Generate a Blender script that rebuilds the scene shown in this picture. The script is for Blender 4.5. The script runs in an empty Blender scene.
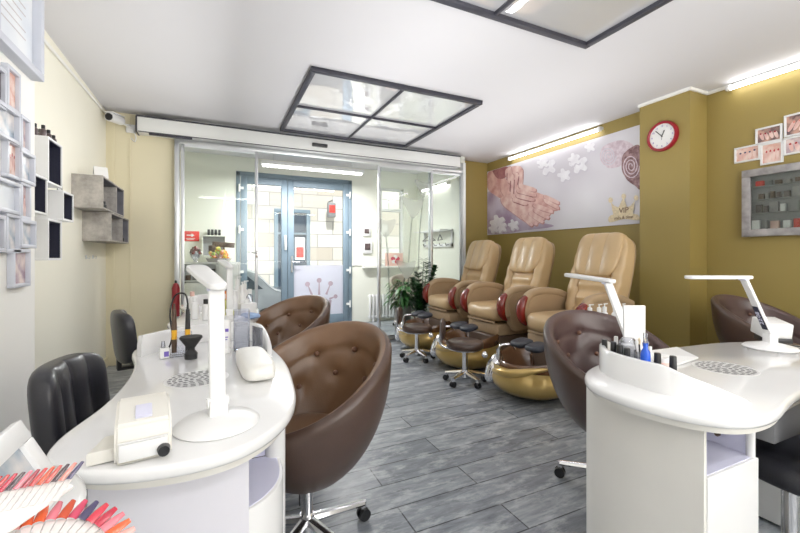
import bpy, bmesh, math, random
from mathutils import Vector, Matrix, Euler
from mathutils.geometry import tessellate_polygon
random.seed(7)
PI = math.pi
C = bpy.context.scene.collection
sc = bpy.context.scene

# ---------------------------------------------------------------- survey of the room (metres; camera at 0,0,1.2)
FPX = 394.0
def ray(u):
    t = (u-400)/FPX
    return .424+.9056*t, .9056-.424*t
def on_x(u, v, X):
    a, b = ray(u); d = X/a
    return Vector((X, b*d, 1.2-(v-256)/FPX*d))
def on_y(u, v, Y):
    a, b = ray(u); d = Y/b
    return Vector((a*d, Y, 1.2-(v-256)/FPX*d))

# ---------------------------------------------------------------- materials
MATS = {}
def nodes(name):
    m = bpy.data.materials.new(name); m.use_nodes = True
    nt = m.node_tree; b = nt.nodes['Principled BSDF']
    MATS[name] = m
    return m, nt, b
def rgb(c): return (c[0], c[1], c[2], 1)
def mat(name, col, rough=.5, metal=0, spec=.5, coat=0, noise=.06, nscale=8, bump=0, bscale=60, emit=0, trans=0, alpha=1):
    m, nt, b = nodes(name)
    b.inputs['Roughness'].default_value = rough
    b.inputs['Metallic'].default_value = metal
    b.inputs['Specular IOR Level'].default_value = spec
    b.inputs['Coat Weight'].default_value = coat
    b.inputs['Coat Roughness'].default_value = .1
    b.inputs['Transmission Weight'].default_value = trans
    b.inputs['Alpha'].default_value = alpha
    tc = nt.nodes.new('ShaderNodeTexCoord')
    nz = nt.nodes.new('ShaderNodeTexNoise'); nz.inputs['Scale'].default_value = nscale; nz.inputs['Detail'].default_value = 4
    nt.links.new(tc.outputs['Object'], nz.inputs['Vector'])
    cr = nt.nodes.new('ShaderNodeValToRGB')
    cr.color_ramp.elements[0].position = .3; cr.color_ramp.elements[1].position = .7
    cr.color_ramp.elements[0].color = rgb([x*(1-noise) for x in col])
    cr.color_ramp.elements[1].color = rgb([min(1, x*(1+noise)) for x in col])
    nt.links.new(nz.outputs['Fac'], cr.inputs['Fac'])
    nt.links.new(cr.outputs['Color'], b.inputs['Base Color'])
    if emit:
        b.inputs['Emission Color'].default_value = rgb(col); b.inputs['Emission Strength'].default_value = emit
    if bump:
        n2 = nt.nodes.new('ShaderNodeTexNoise'); n2.inputs['Scale'].default_value = bscale; n2.inputs['Detail'].default_value = 5
        nt.links.new(tc.outputs['Object'], n2.inputs['Vector'])
        bp = nt.nodes.new('ShaderNodeBump'); bp.inputs['Strength'].default_value = bump; bp.inputs['Distance'].default_value = .01
        nt.links.new(n2.outputs['Fac'], bp.inputs['Height']); nt.links.new(bp.outputs['Normal'], b.inputs['Normal'])
    return m
M = {}
M['cream'] = mat('cream_paint', (.92, .89, .76), .75, bump=.05, noise=.015, nscale=1.5)
M['cream2'] = mat('cream_panel', (.80, .73, .52), .6, noise=.03, nscale=1.2)
M['offwhite'] = mat('offwhite_paint', (.90, .89, .85), .75, noise=.015, nscale=1.5)
M['olive'] = mat('olive_paint', (.33, .245, .070), .55, bump=.06, noise=.04, nscale=1.2)
M['ceil'] = mat('ceiling_paint', (.73, .72, .745), .85, noise=.01, nscale=1)
M['mint'] = mat('pale_mint_paint', (.82, .83, .74), .7, noise=.015, nscale=1)
M['gloss'] = mat('white_lacquer', (.84, .84, .84), .16, coat=.5, noise=.01)
M['ivory'] = mat('ivory_lacquer', (.82, .80, .75), .25, coat=.3, noise=.012)
M['lilac'] = mat('lilac_white_board', (.72, .71, .77), .3, coat=.2, noise=.01)
M['lav'] = mat('lavender_white_board', (.70, .70, .86), .35, noise=.02)
M['plastic'] = mat('white_plastic', (.84, .84, .84), .3, noise=.01)
M['plastic_w'] = mat('warm_white_plastic', (.80, .78, .72), .35, noise=.01)
M['vinyl'] = mat('arm_cushion_vinyl', (.86, .85, .80), .35, bump=.05)
M['brown'] = mat('brown_leather', (.070, .040, .029), .36, coat=.15, noise=.12, nscale=5, bump=.12, bscale=220)
M['tan'] = mat('caramel_leather', (.17, .090, .046), .36, coat=.15, noise=.12, nscale=5, bump=.12, bscale=220)
M['plum'] = mat('dark_brown_leather', (.085, .050, .047), .34, coat=.15, noise=.12, nscale=5, bump=.12, bscale=220)
M['btn'] = mat('button_leather', (.16, .075, .045), .4, noise=.05)
M['taupe'] = mat('taupe_fabric', (.36, .31, .26), .8, noise=.1, bump=.2)
M['black'] = mat('black_leather', (.022, .022, .028), .34, coat=.1, noise=.2, bump=.12, bscale=200)
M['blk'] = mat('black_plastic', (.012, .012, .014), .35, noise=.1)
M['navy'] = mat('navy_board', (.012, .013, .035), .6, noise=.15, bump=.1)
M['blue'] = mat('blue_liquid', (.01, .09, .60), .15)
M['purple'] = mat('purple_print', (.16, .10, .45), .5)
M['chrome'] = mat('chrome', (.78, .78, .80), .10, metal=1, noise=.01)
M['alu'] = mat('brushed_aluminium', (.66, .68, .70), .32, metal=.85, noise=.03, nscale=3)
M['headw'] = mat('white_metal_header', (.80, .81, .80), .4, noise=.01)
M['dark'] = mat('anthracite_frame', (.035, .035, .050), .45, noise=.15)
M['doorblue'] = mat('grey_blue_door_paint', (.17, .235, .29), .45, noise=.04)
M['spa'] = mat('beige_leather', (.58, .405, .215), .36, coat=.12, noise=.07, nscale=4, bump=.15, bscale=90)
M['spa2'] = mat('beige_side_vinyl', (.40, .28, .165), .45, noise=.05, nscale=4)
M['redwood'] = mat('cherry_lacquer', (.20, .012, .006), .2, coat=.5, noise=.25, nscale=9)
M['gold'] = mat('gold_lacquer', (.56, .38, .12), .30, metal=.55, coat=.5, noise=.08, nscale=4)
M['bowl'] = mat('brown_translucent_basin', (.13, .060, .028), .18, coat=.7, noise=.15, nscale=4)
M['dbrown'] = mat('dark_brown_base', (.09, .055, .035), .45, noise=.1)
M['cushblk'] = mat('black_footrest_vinyl', (.016, .019, .030), .5, noise=.1, bump=.2)
M['amber'] = mat('amber_plastic', (.80, .42, .03), .3)
M['red'] = mat('red_plastic', (.33, .008, .022), .3, noise=.03)
M['signred'] = mat('sign_red', (.75, .03, .02), .5, noise=.02)
M['dred'] = mat('dark_red_metal', (.30, .012, .02), .35)
M['pink'] = mat('pink_lotion', (.80, .52, .46), .35)
M['framew'] = mat('cool_white_frame', (.60, .62, .69), .4, noise=.02)
M['paper'] = mat('white_paper', (.85, .85, .84), .8, noise=.02)
M['rwood'] = mat('grey_wood_frame', (.36, .34, .34), .6, noise=.3, nscale=14, bump=.25, bscale=40)
M['mgrey'] = mat('mid_grey', (.25, .25, .26), .5)
M['photo_dark'] = mat('photo_dark', (.10, .07, .07), .3, noise=.5, nscale=20)
M['stone'] = mat('curb_stone', (.5, .5, .5), .9, noise=.2)
M['asphalt'] = mat('asphalt', (.25, .25, .26), .9, noise=.2, nscale=20)
M['carw'] = mat('silver_car_paint', (.62, .66, .72), .2, coat=1, noise=.02)
M['carglass'] = mat('car_glass', (.05, .07, .10), .08)
M['rubber'] = mat('rubber', (.02, .02, .02), .8)
M['leaf'] = mat('leaf_green', (.030, .12, .022), .4, noise=.4, nscale=14)
M['leafd'] = mat('leaf_dark_green', (.014, .065, .016), .35, noise=.4, nscale=14)
M['soil'] = mat('soil', (.05, .03, .02), .95)
M['terra'] = mat('grey_planter', (.35, .33, .31), .6)
M['brownprint'] = mat('brown_print', (.20, .09, .05), .6)
M['goldprint'] = mat('gold_print', (.78, .66, .45), .6, noise=.15, nscale=40)
M['silverprint'] = mat('pale_silver_print', (.62, .58, .58), .6)
M['crownprint'] = mat('mauve_vinyl', (.42, .33, .38), .6)
M['yellow'] = mat('yellow_liquid', (.75, .72, .22), .2)
M['orange'] = mat('orange_wrapper', (.85, .25, .03), .35, noise=.3, nscale=30)
M['ywrap'] = mat('yellow_wrapper', (.80, .62, .08), .35, noise=.2, nscale=30)
M['lime'] = mat('lime_wrapper', (.45, .6, .1), .35)
M['brownbox'] = mat('brown_carton', (.12, .07, .045), .6, noise=.4, nscale=30)

def emis(name, col, s):
    m, nt, b = nodes(name)
    b.inputs['Base Color'].default_value = rgb(col)
    b.inputs['Emission Color'].default_value = rgb(col); b.inputs['Emission Strength'].default_value = s
    tc = nt.nodes.new('ShaderNodeTexCoord'); nz = nt.nodes.new('ShaderNodeTexNoise')
    nt.links.new(tc.outputs['Object'], nz.inputs['Vector'])
    mr = nt.nodes.new('ShaderNodeMapRange'); mr.inputs['To Min'].default_value = s*.96; mr.inputs['To Max'].default_value = s*1.04
    nt.links.new(nz.outputs['Fac'], mr.inputs['Value']); nt.links.new(mr.outputs['Result'], b.inputs['Emission Strength'])
    return m
M['tube'] = emis('lit_fluorescent_tube', (1, 1, .98), 8)
M['led'] = emis('lit_louvre', (1, 1, .98), 3)

def glassy(name, tint=(.93, .97, .95), refl=1.0, rough=0.0, base=None, basefac=0.0):
    m, nt, b = nodes(name)
    nt.nodes.remove(b); out = nt.nodes['Material Output']
    tr = nt.nodes.new('ShaderNodeBsdfTransparent'); tr.inputs['Color'].default_value = rgb(tint)
    gl = nt.nodes.new('ShaderNodeBsdfGlossy'); gl.inputs['Roughness'].default_value = rough
    fr = nt.nodes.new('ShaderNodeFresnel'); fr.inputs['IOR'].default_value = 1.45
    mu = nt.nodes.new('ShaderNodeMath'); mu.operation = 'MULTIPLY'; mu.inputs[1].default_value = refl
    mx = nt.nodes.new('ShaderNodeMixShader')
    nt.links.new(fr.outputs['Fac'], mu.inputs[0]); nt.links.new(mu.outputs[0], mx.inputs['Fac'])
    nt.links.new(tr.outputs[0], mx.inputs[1]); nt.links.new(gl.outputs[0], mx.inputs[2])
    last = mx
    if base:
        df = nt.nodes.new('ShaderNodeBsdfPrincipled'); df.inputs['Base Color'].default_value = rgb(base); df.inputs['Roughness'].default_value = .6
        tl = nt.nodes.new('ShaderNodeBsdfTranslucent'); tl.inputs['Color'].default_value = rgb(base)
        m0 = nt.nodes.new('ShaderNodeMixShader'); m0.inputs['Fac'].default_value = .6
        nt.links.new(df.outputs[0], m0.inputs[1]); nt.links.new(tl.outputs[0], m0.inputs[2])
        m2 = nt.nodes.new('ShaderNodeMixShader'); m2.inputs['Fac'].default_value = basefac
        nt.links.new(mx.outputs[0], m2.inputs[1]); nt.links.new(m0.outputs[0], m2.inputs[2]); last = m2
    nt.links.new(last.outputs[0], out.inputs['Surface'])
    return m
M['glass'] = glassy('clear_glass', (.955, .98, .965), .9)
M['frost'] = glassy('frosted_glass_film', (.95, .95, .98), .5, base=(.82, .84, .92), basefac=.93)
M['acrylic'] = glassy('clear_acrylic', (.93, .94, .98), 1.3, base=(.8, .82, .9), basefac=.12)
M['decal'] = glassy('translucent_white_decal', (.95, .95, .95), .3, base=(.9, .92, .9), basefac=.3)
M['decalstem'] = glassy('translucent_grey_decal', (.7, .72, .7), .3, base=(.5, .52, .5), basefac=.3)

def mirrorpane():
    m, nt, b = nodes('reflective_ceiling_pane')
    b.inputs['Base Color'].default_value = (.84, .84, .87, 1); b.inputs['Metallic'].default_value = .0
    b.inputs['Roughness'].default_value = .4
    out = nt.nodes['Material Output']
    gl = nt.nodes.new('ShaderNodeBsdfGlossy'); gl.inputs['Roughness'].default_value = .03; gl.inputs['Color'].default_value = (.95, .95, .97, 1)
    mx = nt.nodes.new('ShaderNodeMixShader'); mx.inputs['Fac'].default_value = .52
    tc = nt.nodes.new('ShaderNodeTexCoord'); nz = nt.nodes.new('ShaderNodeTexNoise'); nz.inputs['Scale'].default_value = 2.2
    bp = nt.nodes.new('ShaderNodeBump'); bp.inputs['Strength'].default_value = .12; bp.inputs['Distance'].default_value = .05
    nt.links.new(tc.outputs['Object'], nz.inputs['Vector']); nt.links.new(nz.outputs['Fac'], bp.inputs['Height'])
    nt.links.new(bp.outputs['Normal'], gl.inputs['Normal'])
    nt.links.new(b.outputs[0], mx.inputs[1]); nt.links.new(gl.outputs[0], mx.inputs[2]); nt.links.new(mx.outputs[0], out.inputs['Surface'])
    return m
M['mpane'] = mirrorpane()

def floor_mat():
    m, nt, b = nodes('weathered_grey_planks'); N = nt.nodes.new; L = nt.links.new
    tc = N('ShaderNodeTexCoord')
    br = N('ShaderNodeTexBrick'); br.offset = .37; br.inputs['Scale'].default_value = 1
    br.inputs['Brick Width'].default_value = 1.25; br.inputs['Row Height'].default_value = .19
    br.inputs['Mortar Size'].default_value = .004; br.inputs['Mortar Smooth'].default_value = .3; br.inputs['Bias'].default_value = 0
    br.inputs['Color1'].default_value = (.25, .275, .31, 1); br.inputs['Color2'].default_value = (.46, .49, .52, 1)
    br.inputs['Mortar'].default_value = (.035, .04, .05, 1)
    L(tc.outputs['Object'], br.inputs['Vector'])
    mp = N('ShaderNodeMapping'); mp.inputs['Scale'].default_value = (3.2, 17, 1); L(tc.outputs['Object'], mp.inputs['Vector'])
    g = N('ShaderNodeTexNoise'); g.inputs['Scale'].default_value = 1.4; g.inputs['Detail'].default_value = 9; g.inputs['Roughness'].default_value = .68
    g.inputs['Distortion'].default_value = .6
    L(mp.outputs[0], g.inputs['Vector'])
    cr = N('ShaderNodeValToRGB'); e = cr.color_ramp.elements
    e[0].position = .30; e[0].color = (.22, .24, .27, 1); e[1].position = .68; e[1].color = (1, 1, 1, 1)
    L(g.outputs['Fac'], cr.inputs['Fac'])
    mx = N('ShaderNodeMix'); mx.data_type = 'RGBA'; mx.blend_type = 'MULTIPLY'; mx.inputs[0].default_value = .88
    L(br.outputs['Color'], mx.inputs[6]); L(cr.outputs[0], mx.inputs[7])
    mp2 = N('ShaderNodeMapping'); mp2.inputs['Scale'].default_value = (2.5, 6, 1); L(tc.outputs['Object'], mp2.inputs['Vector'])
    w = N('ShaderNodeTexNoise'); w.inputs['Scale'].default_value = 2.2; w.inputs['Detail'].default_value = 8; w.inputs['Roughness'].default_value = .7
    L(mp2.outputs[0], w.inputs['Vector'])
    c2 = N('ShaderNodeValToRGB'); e = c2.color_ramp.elements
    e[0].position = .50; e[0].color = (0, 0, 0, 1); e[1].position = .66; e[1].color = (1, 1, 1, 1)
    L(w.outputs['Fac'], c2.inputs['Fac'])
    m2 = N('ShaderNodeMix'); m2.data_type = 'RGBA'; L(c2.outputs[0], m2.inputs[0])
    mm = N('ShaderNodeMath'); mm.operation = 'MULTIPLY'; mm.inputs[1].default_value = .62; L(c2.outputs[0], mm.inputs[0]); L(mm.outputs[0], m2.inputs[0])
    L(mx.outputs[2], m2.inputs[6]); m2.inputs[7].default_value = (.62, .64, .66, 1)
    L(m2.outputs[2], b.inputs['Base Color'])
    rr = N('ShaderNodeMapRange'); rr.inputs['To Min'].default_value = .22; rr.inputs['To Max'].default_value = .5; L(g.outputs['Fac'], rr.inputs['Value'])
    L(rr.outputs[0], b.inputs['Roughness'])
    bp = N('ShaderNodeBump'); bp.inputs['Strength'].default_value = .25; bp.inputs['Distance'].default_value = .004
    L(g.outputs['Fac'], bp.inputs['Height']); L(bp.outputs[0], b.inputs['Normal'])
    return m
M['floor'] = floor_mat()

def concrete_mat():
    m, nt, b = nodes('grey_concrete_look'); N = nt.nodes.new; L = nt.links.new
    tc = N('ShaderNodeTexCoord')
    a = N('ShaderNodeTexNoise'); a.inputs['Scale'].default_value = 9; a.inputs['Detail'].default_value = 9; a.inputs['Roughness'].default_value = .7
    L(tc.outputs['Object'], a.inputs['Vector'])
    cr = N('ShaderNodeValToRGB'); e = cr.color_ramp.elements
    e[0].position = .32; e[0].color = (.27, .25, .23, 1); e[1].position = .7; e[1].color = (.58, .545, .50, 1)
    L(a.outputs['Fac'], cr.inputs['Fac']); L(cr.outputs[0], b.inputs['Base Color']); b.inputs['Roughness'].default_value = .7
    return m
M['conc'] = concrete_mat()

def facade_mat():
    m, nt, b = nodes('pale_stone_blocks'); N = nt.nodes.new; L = nt.links.new
    tc = N('ShaderNodeTexCoord'); mp = N('ShaderNodeMapping'); mp.inputs['Rotation'].default_value = (PI/2, 0, 0)
    L(tc.outputs['Object'], mp.inputs['Vector'])
    br = N('ShaderNodeTexBrick'); br.inputs['Scale'].default_value = 1; br.inputs['Brick Width'].default_value = .85; br.inputs['Row Height'].default_value = .36
    br.inputs['Mortar Size'].default_value = .012; br.inputs['Color1'].default_value = (.50, .43, .36, 1); br.inputs['Color2'].default_value = (.72, .69, .64, 1)
    br.inputs['Mortar'].default_value = (.34, .32, .30, 1)
    L(mp.outputs[0], br.inputs['Vector']); L(br.outputs['Color'], b.inputs['Base Color']); b.inputs['Roughness'].default_value = .9
    return m
M['facade'] = facade_mat()

def poster_mat():
    m, nt, b = nodes('poster_pale_print'); N = nt.nodes.new; L = nt.links.new
    tc = N('ShaderNodeTexCoord'); nz = N('ShaderNodeTexNoise'); nz.inputs['Scale'].default_value = .9; nz.inputs['Detail'].default_value = 2
    L(tc.outputs['Object'], nz.inputs['Vector'])
    cr = N('ShaderNodeValToRGB'); e = cr.color_ramp.elements
    e[0].position = .3; e[0].color = (.62, .58, .64, 1); e[1].position = .62; e[1].color = (.80, .79, .84, 1)
    L(nz.outputs['Fac'], cr.inputs['Fac']); L(cr.outputs[0], b.inputs['Base Color']); b.inputs['Roughness'].default_value = .55
    return m
M['poster'] = poster_mat()
def blot(name, c1, c2, sc_=6, rough=.6, lo=.35, hi=.65):
    m, nt, b = nodes(name); N = nt.nodes.new; L = nt.links.new
    tc = N('ShaderNodeTexCoord'); nz = N('ShaderNodeTexNoise'); nz.inputs['Scale'].default_value = sc_; nz.inputs['Detail'].default_value = 3
    L(tc.outputs['Object'], nz.inputs['Vector'])
    cr = N('ShaderNodeValToRGB'); e = cr.color_ramp.elements
    e[0].position = lo; e[0].color = rgb(c1); e[1].position = hi; e[1].color = rgb(c2)
    L(nz.outputs['Fac'], cr.inputs['Fac']); L(cr.outputs[0], b.inputs['Base Color']); b.inputs['Roughness'].default_value = rough
    return m
M['skin'] = blot('printed_skin', (.62, .30, .27), (.84, .56, .50), 7)
M['skinhi'] = blot('printed_skin_light', (.72, .42, .38), (.90, .68, .62), 9)
M['skinmid'] = blot('printed_skin_outline', (.50, .23, .22), (.66, .36, .33), 9)
M['skinsh'] = blot('printed_skin_shadow', (.30, .10, .11), (.50, .22, .22), 9)
M['nailp'] = mat('printed_nail', (.88, .62, .60), .5)
M['towel1'] = blot('printed_pale_towel', (.60, .47, .54), (.78, .68, .74), 25)
M['towel2'] = blot('printed_brown_towel', (.17, .08, .09), (.42, .27, .28), 25)
M['flowerp'] = blot('printed_white_flower', (.80, .78, .83), (.90, .89, .93), 12)
M['flowersh'] = mat('printed_flower_shadow', (.66, .63, .70), .6)
M['violet'] = blot('printed_violet_shade', (.36, .25, .38), (.62, .55, .66), 3)
M['photoA'] = blot('photo_hands', (.75, .42, .34), (.88, .70, .62), 22, .25)
M['photoB'] = blot('photo_mauve', (.42, .30, .36), (.80, .66, .62), 18, .25)
M['photoC'] = blot('photo_blue_grey', (.35, .42, .50), (.78, .74, .72), 16, .25)
M['photoD'] = blot('photo_nails_dark', (.12, .08, .09), (.62, .36, .28), 20, .25)
M['cert'] = blot('certificate_paper', (.70, .74, .80), (.84, .86, .88), 4, .3)

# ---------------------------------------------------------------- mesh builder
class MB:
    def __init__(s): s.bm = bmesh.new(); s.mi = 0
    def _tag(s, before):
        for f in s.bm.faces:
            if f not in before: f.material_index = s.mi
    def face(s, vs):
        try:
            f = s.bm.faces.new(vs); f.material_index = s.mi; return f
        except ValueError: return None
    def box(s, c, d, bev=0, rot=None, seg=2):
        b0 = set(s.bm.faces)
        r = bmesh.ops.create_cube(s.bm, size=1)
        vs = r['verts']
        bmesh.ops.scale(s.bm, vec=d, verts=vs)
        if bev:
            es = list({e for v in vs for e in v.link_edges})
            rr = bmesh.ops.bevel(s.bm, geom=es, offset=min(bev, min(d)*.45), segments=seg, affect='EDGES', profile=.5)
            vs = list({v for f in s.bm.faces if f not in b0 for v in f.verts})
        if rot: bmesh.ops.rotate(s.bm, cent=(0, 0, 0), matrix=Euler(rot).to_matrix(), verts=vs)
        bmesh.ops.translate(s.bm, vec=c, verts=vs)
        s._tag(b0); return s
    def ring(s, c, ax, r, seg, ref=None):
        ax = Vector(ax).normalized()
        a = ref or (Vector((1, 0, 0)) if abs(ax.x) < .9 else Vector((0, 1, 0)))
        u = ax.cross(a).normalized(); w = ax.cross(u)
        return [s.bm.verts.new(Vector(c)+(u*math.cos(2*PI*i/seg)+w*math.sin(2*PI*i/seg))*r) for i in range(seg)]
    def bridge(s, A, B):
        n = len(A)
        for i in range(n): s.face((A[i], A[(i+1) % n], B[(i+1) % n], B[i]))
    def cyl(s, p0, p1, r0, r1=None, seg=20, cap=True):
        r1 = r0 if r1 is None else r1
        p0 = Vector(p0); p1 = Vector(p1); ax = p1-p0
        A = s.ring(p0, ax, r0, seg); B = s.ring(p1, ax, r1, seg); s.bridge(A, B)
        if cap: s.face(list(reversed(A))); s.face(B)
        return s
    def tube(s, pts, r, seg=10, cap=True):
        pts = [Vector(p) for p in pts]; n = len(pts)
        rs = r if isinstance(r, (list, tuple)) else [r]*n
        prev = None; u = None
        for i, p in enumerate(pts):
            t = (pts[min(i+1, n-1)]-pts[max(i-1, 0)]).normalized()
            if u is None:
                a = Vector((0, 0, 1)) if abs(t.z) < .9 else Vector((1, 0, 0)); u = t.cross(a).normalized()
            else: u = (u-t*u.dot(t)).normalized()
            w = t.cross(u)
            R = [s.bm.verts.new(p+(u*math.cos(2*PI*k/seg)+w*math.sin(2*PI*k/seg))*rs[i]) for k in range(seg)]
            if prev: s.bridge(prev, R)
            elif cap: s.face(list(reversed(R)))
            prev = R
        if cap: s.face(prev)
        return s
    def lathe(s, prof, c=(0, 0, 0), seg=28, sx=1, sy=1):
        c = Vector(c); prev = None
        for (r, z) in prof:
            if r < 1e-5: R = [s.bm.verts.new(c+Vector((0, 0, z)))]
            else: R = [s.bm.verts.new(c+Vector((r*sx*math.cos(2*PI*i/seg), r*sy*math.sin(2*PI*i/seg), z))) for i in range(seg)]
            if prev:
                if len(prev) == 1 and len(R) > 1:
                    for i in range(seg): s.face((prev[0], R[(i+1) % seg], R[i]))
                elif len(R) == 1 and len(prev) > 1:
                    for i in range(seg): s.face((prev[i], prev[(i+1) % seg], R[0]))
                elif len(R) > 1: s.bridge(prev, R)
            prev = R
        return s
    def ball(s, c, r, seg=16, rings=10, sc=(1, 1, 1)):
        pr = [(math.sin(PI*i/rings)*r, -math.cos(PI*i/rings)*r*sc[2]) for i in range(rings+1)]
        return s.lathe(pr, c, seg, sc[0], sc[1])
    def grid(s, fn, nu, nv, cu=False, cv=False):
        V = [[s.bm.verts.new(fn(i/(nu if cu else nu-1) if True else 0, j/(nv if cv else nv-1))) for j in range(nv)] for i in range(nu)]
        for i in range(nu if cu else nu-1):
            for j in range(nv if cv else nv-1):
                s.face((V[i][j], V[(i+1) % nu][j], V[(i+1) % nu][(j+1) % nv], V[i][(j+1) % nv]))
        return V
    def prism(s, pts, z0, z1, bev=0):
        """outline in xy extruded in z"""
        n = len(pts)
        if bev:
            cx = sum(p[0] for p in pts)/n; cy = sum(p[1] for p in pts)/n
            def ins(o):
                out = []
                for i in range(n):
                    a = Vector(pts[i-1][:2]); b = Vector(pts[i][:2]); c = Vector(pts[(i+1) % n][:2])
                    t = (c-a).normalized(); nn = Vector((-t.y, t.x)) * s._ccw(pts)
                    out.append(b+nn*o)
                return out
            rings = [(z0, bev), (z0+bev*.3, bev*.3), (z0+bev, 0), (z1-bev, 0), (z1-bev*.3, bev*.3), (z1, bev)]
            prev = None; first = None
            for z, o in rings:
                R = [s.bm.verts.new((p[0], p[1], z)) for p in ins(o)]
                if prev: s.bridge(prev, R)
                else: first = R
                prev = R
            s.face(list(reversed(first))); s.face(prev)
        else:
            A = [s.bm.verts.new((p[0], p[1], z0)) for p in pts]; B = [s.bm.verts.new((p[0], p[1], z1)) for p in pts]
            s.bridge(A, B); s.face(list(reversed(A))); s.face(B)
        return s
    def _ccw(s, pts):
        a = sum(pts[i-1][0]*pts[i][1]-pts[i][0]*pts[i-1][1] for i in range(len(pts)))
        return 1 if a > 0 else -1
    def poly3(s, pts):
        pts = [Vector(p) for p in pts]; vs = [s.bm.verts.new(p) for p in pts]
        if len(pts) <= 4: s.face(vs); return s
        nrm = Vector((0, 0, 0))
        for i in range(len(pts)): nrm += pts[i-1].cross(pts[i])
        for tri in tessellate_polygon([pts]):
            a, b, c = tri
            n2 = (pts[b]-pts[a]).cross(pts[c]-pts[a])
            if n2.length < 1e-10: continue
            s.face((vs[a], vs[b], vs[c]) if n2.dot(nrm) > 0 else (vs[a], vs[c], vs[b]))
        return s
    def rbox(s, c, d, n=3.5, nu=28, nv=16, disp=None, rot=None):
        """soft superellipsoid cushion"""
        Rm = Euler(rot).to_matrix() if rot else Matrix.Identity(3)
        def sp(x, p): return math.copysign(abs(x)**p, x)
        e = 2.0/n
        def even(cnt, a0, a1, r1, r2, closed):
            K = 1600; A = [a0+(a1-a0)*i/K for i in range(K+1)]
            Q = [(sp(math.cos(a), e)*r1, sp(math.sin(a), e)*r2) for a in A]
            acc = [0]
            for i in range(K): acc.append(acc[-1]+math.hypot(Q[i+1][0]-Q[i][0], Q[i+1][1]-Q[i][1]))
            out = []; j = 0; N = cnt if closed else cnt
            for i in range(cnt+(0 if closed else 1)):
                tgt = acc[-1]*i/cnt
                while j < K-1 and acc[j+1] < tgt: j += 1
                seg_ = acc[j+1]-acc[j]; f_ = (tgt-acc[j])/seg_ if seg_ > 0 else 0
                out.append(A[j]+(A[j+1]-A[j])*max(0, min(1, f_)))
            return out
        TH_ = even(nu, 0, 2*PI, d[0], d[1], True); PH_ = even(nv, -PI/2, PI/2, max(d[0], d[1]), d[2], False)
        rows = []
        for j in range(nv+1):
            ph = PH_[j]
            row = []
            for i in range(nu):
                th = TH_[i]
                p = Vector((sp(math.cos(ph), e)*sp(math.cos(th), e)*d[0]/2, sp(math.cos(ph), e)*sp(math.sin(th), e)*d[1]/2, sp(math.sin(ph), e)*d[2]/2))
                if disp: p = disp(p)
                row.append(p)
            rows.append(row)
        prev = None
        for j, row in enumerate(rows):
            if j in (0, nv): R = [s.bm.verts.new(Rm@row[0]+Vector(c))]
            else: R = [s.bm.verts.new(Rm@p+Vector(c)) for p in row]
            if prev:
                if len(prev) == 1:
                    for i in range(nu): s.face((prev[0], R[i], R[(i+1) % nu])[::-1])
                elif len(R) == 1:
                    for i in range(nu): s.face((prev[i], prev[(i+1) % nu], R[0]))
                else: s.bridge(prev, R)
            prev = R
        return s
    def build(s, name, m, parent=None, loc=(0, 0, 0), rot=(0, 0, 0), sharp=38):
        bm = s.bm
        bmesh.ops.recalc_face_normals(bm, faces=bm.faces)
        for f in bm.faces: f.smooth = True
        lim = math.radians(sharp)
        for e in bm.edges:
            if len(e.link_faces) == 2:
                e.smooth = e.calc_face_angle(0) < lim
        me = bpy.data.meshes.new(name); bm.to_mesh(me); bm.free()
        for x in (m if isinstance(m, (list, tuple)) else [m]): me.materials.append(x)
        o = bpy.data.objects.new(name, me); C.objects.link(o)
        if parent: o.parent = parent
        o.location = loc; o.rotation_euler = rot
        return o

def tag(o, label=None, cat=None, group=None, kind=None):
    if label: o['label'] = label
    if cat: o['category'] = cat
    if group: o['group'] = group
    if kind: o['kind'] = kind
    return o
def thing(name, label, cat, loc=(0, 0, 0), rz=0, group=None):
    o = bpy.data.objects.new(name, None); C.objects.link(o)
    o.empty_display_size = .1
    o.location = loc; o.rotation_euler = (0, 0, rz)
    return tag(o, label, cat, group)
def dup(root, loc, rz=None, label=None, group=None):
    r = root.copy(); C.objects.link(r); r.location = loc
    if rz is not None: r.rotation_euler = (0, 0, rz)
    if label: r['label'] = label
    if group: r['group'] = group
    for ch in list(root.children):
        c = ch.copy(); C.objects.link(c); c.parent = r
        for g in list(ch.children):
            d = g.copy(); C.objects.link(d); d.parent = c
    return r
def setmat(root, old, new):
    """give a copied thing its own leather colour"""
    for ch in root.children_recursive:
        if ch.type == 'MESH' and any(sl.material == old for sl in ch.material_slots):
            ch.data = ch.data.copy()
            for i, mm in enumerate(ch.data.materials):
                if mm == old: ch.data.materials[i] = new
def struct(name, mb, m, parent=None):
    o = mb.build(name, m, parent)
    if not parent: o['kind'] = 'structure'
    return o
def catmull(P, k=8, closed=True):
    out = []; n = len(P)
    for i in range(n if closed else n-1):
        if closed: a, b, c, d = P[i-1], P[i], P[(i+1) % n], P[(i+2) % n]
        else: a, b, c, d = P[max(i-1, 0)], P[i], P[i+1], P[min(i+2, n-1)]
        for j in range(k):
            t = j/k
            out.append(tuple(.5*((2*b[q])+(-a[q]+c[q])*t+(2*a[q]-5*b[q]+4*c[q]-d[q])*t*t+(-a[q]+3*b[q]-3*c[q]+d[q])*t**3) for q in range(len(b))))
    if not closed: out.append(tuple(P[-1]))
    return out
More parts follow.
